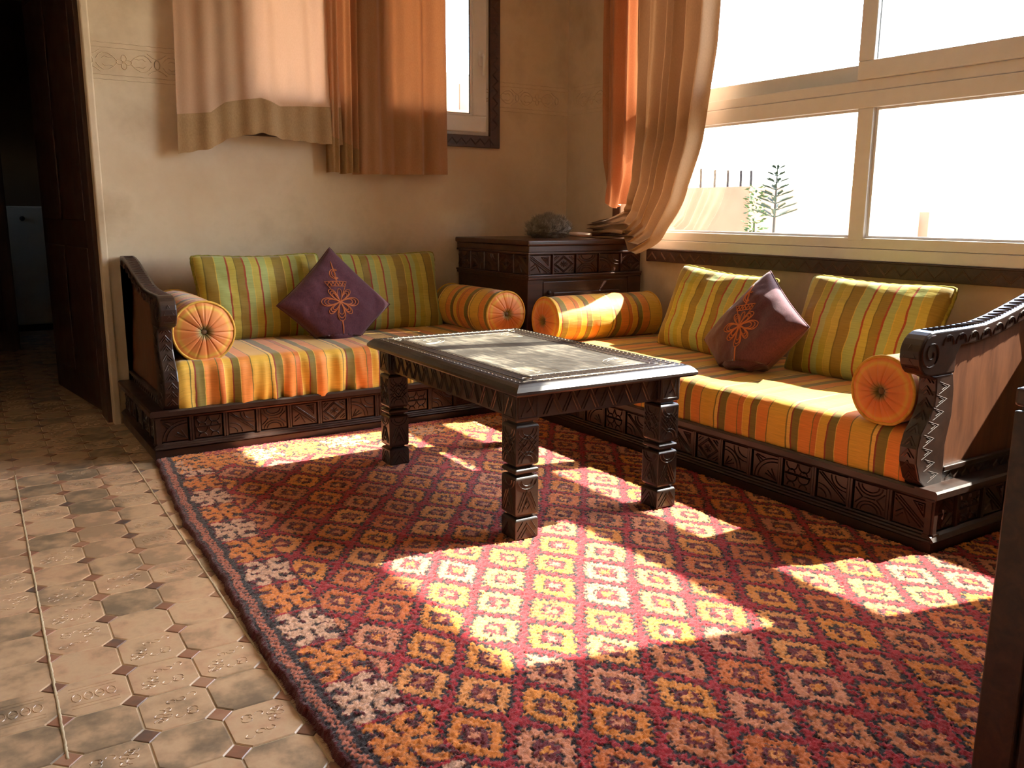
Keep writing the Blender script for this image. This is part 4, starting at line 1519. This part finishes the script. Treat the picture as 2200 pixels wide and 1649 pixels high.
def front_layer(u, v):
    yc, zc, w = (float(np.interp(v, CLv, q)) for q in (CLy, CLz, CLw))
    e = .03
    dy = float(np.interp(min(1, v + e), CLv, CLy) - np.interp(max(0, v - e), CLv, CLy))
    dz = float(np.interp(min(1, v + e), CLv, CLz) - np.interp(max(0, v - e), CLv, CLz))
    l = math.hypot(dy, dz); ny, nz = -dz / l, dy / l        # across the cloth
    s = (u - .5) * w
    ph = u * 40 + 1.3 * math.sin(u * 11)
    am = (.042 if v < .6 else .042 - .020 * (v - .6) / .4)
    x = 3.085 + am * math.sin(ph) + .010 * math.sin(u * 71 + 3 * v) - .03 * max(0, v - .55) + .004 * noise.noise((u * 9, v * 7, 1))
    y = yc - ny * s * -1 * -1; z = zc - nz * s
    y += .010 * math.cos(ph) * (1 - v)
    z = max(z, .874 + .012 * (1 + math.sin(ph))) if y > 3.61 else z
    return Vector((x, y, z)) - OB


obj('front_layer', sheet(front_layer, 170, 90).mesh('front_layer', True), CURTF, cb)


def back_layer(u, v):
    yt = 3.61 + (3.965 - 3.61) * u
    yb = 3.60 + (3.93 - 3.60) * u
    zb = 1.02 + .05 * u + .02 * math.sin(u * 8)
    z = 2.54 + (zb - 2.54) * v
    y = yt + (yb - yt) * v * v
    k = max(0, v - .8) / .2
    x = 3.135 + .022 * math.sin(u * 15 + .5 * math.sin(v * 3)) + .008 * math.sin(u * 37) - .05 * k * k * math.sin(u * 3.1) + .01 * k * math.sin(u * 24 + v * 30)
    y -= .06 * k * k * (u - .3)
    return Vector((x, y, z)) - OB


obj('back_layer', sheet(back_layer, 90, 70).mesh('back_layer', True), CURTB, cb)


def tail(u, v):
    # loose end spread over the cabinet top
    ln = .34
    y = 3.60 + ln * v + .01 * math.sin(u * 7)
    w = .17 - .05 * v
    x = 3.095 + (u - .5) * w - .045 * v
    z = .878 + .030 * (1 - v * .6) * (.5 + .5 * math.sin(u * 17 + 3 * v)) + .055 * math.exp(-((v - .28) / .25) ** 2) * (1 - abs(2 * u - 1) ** 2)
    return Vector((x, y, z)) - OB


obj('tail', sheet(tail, 60, 40).mesh('tail', True), CURTF, cb)
rodm = MB(); rodm.tube([(.045, .56, ROD - .868), (.045, -2.9, ROD - .868)], .012, 12)
obj('curtain_rod', rodm, WOOD, cb, smooth=True)

# ------------------------------------------------------------------ sideboard at the right edge of the view
sb = thing('sideboard', 'dark wooden sideboard cut off by the right edge of the picture', 'sideboard', (1.315, .655, 0))
boxo('carcass', (.012, .46, -1.2, -.006, .0, .722), WOODC, sb, .003)
boxo('sideboard_top', (0, .48, -1.21, 0, .722, .750), WOODC, sb, .005)
boxo('corner_post', (.0, .012, -.062, -.002, .0, .715), WOODC, sb, .003)
boxo('sideboard_door', (.003, .012, -.55, -.068, .06, .70), WOODC, sb, .004)
boxo('sideboard_door', (.003, .012, -1.1, -.56, .06, .70), WOODC, sb, .004)


# ------------------------------------------------------------------ rug
def build_rug():
    st = .0036
    X0, X1, Y0, Y1 = .50, 2.82, .35, 3.588
    nx = int((X1 - X0) / st); ny = int((Y1 - Y0) / st)
    rs = np.random.RandomState(5)
    ys = Y0 + (Y1 - Y0) * np.arange(ny) / (ny - 1)
    s01 = np.arange(nx) / (nx - 1)
    xl = np.interp(ys, [.35, 1.355, 1.57, 1.86, 2.296, 2.55, 2.797, 3.1, 3.4, 3.62], [.515, .508, .505, .508, .533, .540, .545, .568, .594, .612]) + .0025 * np.sin(ys * 31) + .002 * np.sin(ys * 67)
    Xg = xl[:, None] + (X1 - xl[:, None]) * s01[None, :]
    Yg = np.repeat(ys[:, None], nx, 1)
    E = Xg - xl[:, None]                       # distance from the left edge
    # woven knots, slightly wandering
    kn = .0072
    wob = lambda a, b, s: .5 * np.sin(Xg * a + s) * np.sin(Yg * b + s * 1.7)
    jx = rs.uniform(-.0018, .0018, Xg.shape); jy = rs.uniform(-.0018, .0018, Xg.shape)
    KX = (np.floor((Xg + jx) / kn) + .5) * kn
    KY = (np.floor((Yg + jy) / kn) + .5) * kn
    KE = (np.floor((E + jx) / kn) + .5) * kn
    PX = KX + .016 * wob(3.1, 2.3, .5) + .006 * wob(17, 13, 2)
    PY = KY + .020 * wob(2.7, 3.3, 1.1) + .008 * wob(15, 11, 4)
    colr = np.zeros(Xg.shape + (3,))
    hgt = np.zeros(Xg.shape)
    C = lambda *c: np.array(rgb(c)[:3])
    red = C(166, 28, 36); red2 = C(138, 22, 30); blk = C(42, 26, 24); mar = C(96, 26, 30)
    colr[:] = red
    v = rs.uniform(0, 1, (ny // 6 + 2, nx // 6 + 2))
    band = v[(np.arange(ny) // 6)[:, None], (np.arange(nx) // 6)[None, :]]
    colr += (red2 - red) * (band[..., None] * .8)
    rk = np.sin(KX * 12989.8 + KY * 7823.3) * 43758.5453
    rk = rk - np.floor(rk)                     # one random number per knot
    tooth = ((np.floor(KX / kn).astype(int) + 2 * np.floor(KY / kn).astype(int)) % 4 < 2)
    # field diamonds on a staggered lattice
    ax, ay = .1752, .2295
    ox, oy = .925, 1.285
    best = np.full(Xg.shape, 9.0); bid = np.zeros(Xg.shape); ang = np.zeros(Xg.shape)
    for (dx, dy) in ((0, 0), (.5, .5)):
        a = (PX - ox) / ax - dx; b = (PY - oy) / ay - dy
        ia, ib = np.round(a), np.round(b)
        hid = np.sin(ia * 78.233 + ib * 37.719 + dx * 11.1) * 4375.85; hid -= np.floor(hid)
        qa = np.abs(a - ia) * ax / (.0575 + .009 * hid); qb = np.abs(b - ib) * ay / (.078 + .011 * (1 - hid))
        d = (qa ** 1.12 + qb ** 1.12) ** (1 / 1.12)
        nearer = d < best
        ang = np.where(nearer, np.arctan2(b - ib, a - ia), ang)
        best = np.where(nearer, d, best); bid = np.where(nearer, hid, bid)
    dd = best + .095 * np.sin(ang * 20 + bid * 6) + np.where(tooth, .02, -.02) + (rk - .5) * .035
    pal = [C(214, 132, 52), C(196, 116, 72), C(206, 120, 44), C(202, 128, 92), C(216, 140, 74), C(198, 104, 48)]
    pi = np.minimum((bid * 6).astype(int), 5)
    ring = np.array(pal)[pi]
    ctr = np.array([pal[4], pal[2], pal[3], pal[0], pal[1], pal[4]])[pi]
    field = (E > .19)
    top = (KY > 3.335 + .02 * np.sin(KX * 9))
    fld = field & ~top
    colr = np.where((fld & (dd < 1.16))[..., None], blk, colr)
    colr = np.where((fld & (dd < .98))[..., None], ring, colr)
    colr = np.where((fld & (dd < .56))[..., None], blk, colr)
    colr = np.where((fld & (dd < .46))[..., None], mar * 1.3, colr)
    colr = np.where((fld & (dd < .22))[..., None], ctr, colr)
    # left border: four-scroll motifs, pale and orange in turn
    def border(PXc, PYc, acr, half_a, per, mask, phase):
        nonlocal colr
        b = (PYc - phase) / per
        ib = np.round(b)
        q = (b - ib) * per / (per * .5); p = acr / half_a
        odd = (ib.astype(int) % 2 == 0)
        ap, aq = np.abs(p), np.abs(q)
        inside = mask & (ap < 1.05) & (aq < .96)
        colr = np.where(inside[..., None], np.where(rk[..., None] < .62, blk, mar), colr)
        cr = np.hypot(ap - .52, aq - .50)
        ang = np.arctan2(aq - .50, ap - .52)
        scroll = (cr < .46) & (cr > .19) & ~((ang > -.2) & (ang < .75))
        arm = (np.abs(ap - aq) < .17) & (ap < .42)
        hook = (ap > .74) & (ap < .98) & (aq < .16)
        pale = C(206, 158, 128); orn = C(206, 118, 44)
        cc = np.where(odd[..., None], pale, orn)
        cc = np.where((rk < .18)[..., None], cc * .72, cc)
        colr = np.where((mask & (scroll | arm | hook) & (aq < .97))[..., None], cc, colr)
    left = (E > .055) & (E <= .19)
    border(KX, PY, KE - .122 + .006 * np.sin(PY * 40), .064, .183, left, 1.522)
    topm = top & (E > .06)
    border(KX, PX * 1.02, (KY - 3.44), .085, .19, topm, 1.0)
    colr = np.where((topm & (rk > .72) & (np.abs(KY - 3.44) < .13))[..., None], C(214, 128, 46), colr)
    # guard stripes along the left edge
    def put(a, b, c):
        nonlocal colr
        colr = np.where(((KE >= a) & (KE < b))[..., None], c, colr)
    chain = np.where(((np.floor(KY / kn).astype(int) + np.floor(KE / kn).astype(int)) % 3 == 0)[..., None], blk, C(176, 98, 72))
    put(-.1, .016, C(84, 22, 26)); put(.016, .024, blk)
    colr = np.where(((KE >= .024) & (KE < .046))[..., None], chain, colr)
    colr = np.where(((KE >= .046) & (KE < .055))[..., None], blk, colr)
    # wool shade per knot and per tuft
    sh = .80 + .34 * rk + rs.uniform(-.10, .10, Xg.shape)
    colr = np.clip(colr * sh[..., None], 0, 1)
    # pile height: tufts, hollows between knots, round-over at the edge
    fx = np.abs(((Xg / kn) % 1) - .5) * 2; fy = np.abs(((Yg / kn) % 1) - .5) * 2
    z = .0215 + .0022 * (1 - np.maximum(fx, fy) ** 2) + rs.uniform(-.0022, .0022, Xg.shape) + .0014 * (rk - .5) + .002 * np.sin(Xg * 5.1) * np.sin(Yg * 4.3)
    dark = colr.sum(-1) < .12
    z -= .0014 * dark
    edge = np.clip(E / .014, 0, 1)
    z = .002 + (z - .002) * np.sqrt(np.clip(1 - (1 - edge) ** 2, 0, 1))
    z[0, :] = .002; z[-1, :] = .004
    Xv = Xg + rs.uniform(-.0011, .0011, Xg.shape); Yv = Yg + rs.uniform(-.0011, .0011, Xg.shape)
    idx = np.arange(nx * ny).reshape(ny, nx)
    a = idx[:-1, :-1]; b = idx[:-1, 1:]; c = idx[1:, 1:]; d = idx[1:, :-1]
    quads = np.stack([a, b, c, d], -1).reshape(-1, 4)
    # leave out what lies under the sofa at the right and what no view reaches
    cxm = Xg[:-1, :-1].ravel(); cym = Yg[:-1, :-1].ravel()
    keep = ~((cxm > 2.332) & (cym > 1.345)) & ~((cxm > 1.305) & (cym < .66))
    quads = quads[keep]
    used = np.unique(quads)
    remap = np.full(nx * ny, -1, dtype=np.int64); remap[used] = np.arange(len(used))
    quads = remap[quads]
    co = np.stack([Xv.ravel(), Yv.ravel(), z.ravel()], -1)[used]
    cl = np.concatenate([colr.reshape(-1, 3)[used], np.ones((len(used), 1))], 1)
    me = bpy.data.meshes.new('rug')
    me.vertices.add(len(co)); me.vertices.foreach_set('co', co.astype(np.float32).ravel())
    me.loops.add(quads.size); me.loops.foreach_set('vertex_index', quads.astype(np.int32).ravel())
    me.polygons.add(len(quads))
    me.polygons.foreach_set('loop_start', np.arange(0, quads.size, 4, dtype=np.int32))
    me.polygons.foreach_set('use_smooth', np.ones(len(quads), dtype=bool))
    at = me.color_attributes.new('wool', 'FLOAT_COLOR', 'POINT')
    at.data.foreach_set('color', cl.astype(np.float32).ravel())
    me.update(calc_edges=True)
    return me


def rug_mat():
    m, nt, bs, out = mat_new('knotted_wool')
    at = N(nt, 'ShaderNodeAttribute', attribute_name='wool')
    nt.links.new(at.outputs['Color'], bs.inputs['Base Color'])
    bs.inputs['Roughness'].default_value = .95
    bs.inputs['Specular IOR Level'].default_value = .1
    bs.inputs['Sheen Weight'].default_value = .25
    bs.inputs['Sheen Roughness'].default_value = .5
    tc = N(nt, 'ShaderNodeTexCoord')
    n1 = N(nt, 'ShaderNodeTexNoise', Scale=420, Detail=2)
    nt.links.new(tc.outputs['Object'], n1.inputs['Vector'])
    add_bump(nt, bs, n1.outputs[0], .5, .003)
    return m


rug = obj('rug', build_rug(), rug_mat())
tag(rug, 'red knotted wool rug with rows of orange diamonds under the table', 'rug')
# short wool fringe brushing the tiles along the left edge
fr = MB(); rg = random.Random(4)
for k in range(1500):
    y = rg.uniform(.9, 3.6)
    x = float(np.interp(y, [.35, 1.355, 1.57, 1.86, 2.296, 2.55, 2.797, 3.1, 3.4, 3.62], [.515, .508, .505, .508, .533, .540, .545, .568, .594, .612])) + .004
    h = rg.uniform(.004, .019); ln = rg.uniform(.006, .013)
    dy = rg.uniform(-.006, .006)
    fr.add([(x, y - .0009, h), (x, y + .0009, h), (x - ln, y + dy, h * .55 + .001)], [(0, 1, 2)])
fo = obj('edge_fringe', fr, mat_mottled('dark_red_wool', rgb((58, 18, 22)), rgb((92, 30, 32)), 60, .95, .2), rug, fix=False)
fo['kind'] = 'stuff'

# ------------------------------------------------------------------ outside
GND = mat_mottled('pale_ground', rgb((206, 192, 166)), rgb((222, 210, 186)), .4, .95, .1)
SALMON = mat_mottled('salmon_render', rgb((128, 88, 66)), rgb((146, 104, 80)), .9, .95, .1)
STEEL = mat_plain('rusty_rod', rgb((38, 28, 26)), .8, .2)
LEAF = mat_mottled('leaf_green', rgb((34, 52, 22)), rgb((58, 80, 36)), 4, .8, .2)
NEEDLE = mat_mottled('needle_green', rgb((22, 32, 24)), rgb((40, 54, 42)), 4, .8, .2)
BARK = mat_mottled('bark', rgb((40, 34, 28)), rgb((56, 48, 40)), 8, .9, .3)
PALEW = mat_mottled('pale_render', rgb((150, 136, 108)), rgb((164, 150, 122)), .6, .95, .1)
gm = MB(); gm.box(3.6, 160, -120, 160, -3.4, -3.2); gm.box(-60, 3.6, 9.6, 160, -3.4, -3.2)
struct(obj('ground_outside', gm, GND))
nb = thing('neighbour_block', 'salmon rendered rooftop wall with bare steel rods seen through the wide window', 'building', (14, 12.7, -3.2))
boxo('wall', (0, 6, 0, 4.6, 0, 4.77), SALMON, nb)
for k, (yy, zz) in enumerate(((14.22, 1.978), (13.80, 1.943), (13.42, 1.919), (13.053, 1.896), (12.774, 1.886))):
    rm = MB(); rm.tube([(.1, yy - 12.7, 4.7), (.1, yy - 12.7 + .01, zz + 3.2)], .028, 6); obj('steel_rod', rm, STEEL, nb)


def leafy(name, label, cat, loc, h, wd, n, mat, seed, leaf=.09):
    t = thing(name, label, cat, loc)
    rg = random.Random(seed)
    tm = MB(); tm.tube([(0, 0, 0), (.02, .01, h * .5), (0, .02, h * .85)], [.06, .045, .02], 7); obj('stem', tm, BARK, t)
    fm = MB()
    for k in range(n):
        a = rg.uniform(0, 6.28); z = rg.uniform(h * .55, h); r_ = wd * math.sqrt(rg.random()) * (1 - .4 * abs((z - h * .78) / (h * .25)) ** 2)
        p = Vector((r_ * math.cos(a), r_ * math.sin(a), z))
        d = Vector((math.cos(a), math.sin(a), rg.uniform(-.4, .8))).normalized(); s_ = d.cross(Vector((rg.uniform(-1, 1), rg.uniform(-1, 1), 1))).normalized()
        fm.add([p, p + d * leaf * .5 + s_ * leaf * .2, p + d * leaf, p + d * leaf * .5 - s_ * leaf * .2], [(0, 1, 2, 3)])
    o = obj('foliage', fm, mat, t, fix=False)
    return t


leafy('shrub', 'small green shrub beside the salmon wall outside the wide window', 'shrub', (13.7, 12.25, -3.2), 4.75, .18, 420, LEAF, 2, .13)
pn = thing('conifer_tree', 'slender tiered conifer outside the wide window', 'tree', (13.0, 11.16, -3.2))
tm = MB(); tm.tube([(0, 0, 0), (.01, .01, 2.5), (0, 0, 5.1)], [.07, .04, .012], 7); obj('trunk', tm, BARK, pn)
rg = random.Random(9)
for tier in range(8):
    z = 4.15 + tier * .125
    ln = .42 * (1 - tier / 9.5)
    for k in range(5):
        a = k * 1.2566 + tier * .6
        bmh = MB()
        d = Vector((math.cos(a), math.sin(a), .32)).normalized()
        bmh.tube([(0, 0, z), Vector((0, 0, z)) + d * ln], [.010, .003], 5)
        for q in range(16):
            t = .35 + .65 * q / 15
            p = Vector((0, 0, z)) + d * ln * t
            for s_ in (-1, 1):
                sd = d.cross(Vector((0, 0, 1))).normalized() * s_
                e = p + (sd * .6 + d * .6 + Vector((0, 0, .35))).normalized() * .085
                bmh.add([p - d * .014, p + d * .014, e], [(0, 1, 2)])
        obj('branch', bmh, NEEDLE, pn, fix=False)
hs = thing('far_house', 'low pale house far off through the right pane of the wide window', 'house', (25, 16.1, -3.2))
boxo('wall', (0, 4, 0, 1.3, 0, 4.08), PALEW, hs); boxo('roof_block', (0.3, 2, -.35, .05, 0, 4.3), SALMON, hs)
hs2 = thing('apartment_block', 'pale building with shuttered windows seen beside the small window curtain', 'building', (8.2, 16, -3.2))
boxo('wall', (0, 3.0, 0, 5, 0, 6.95), PALEW, hs2)
boxo('shutter', (.80, .97, -.03, .0, 6.22, 6.75), SALMON, hs2)
boxo('balcony', (.3, 1.1, -.4, 0, 6.05, 6.2), SALMON, hs2)
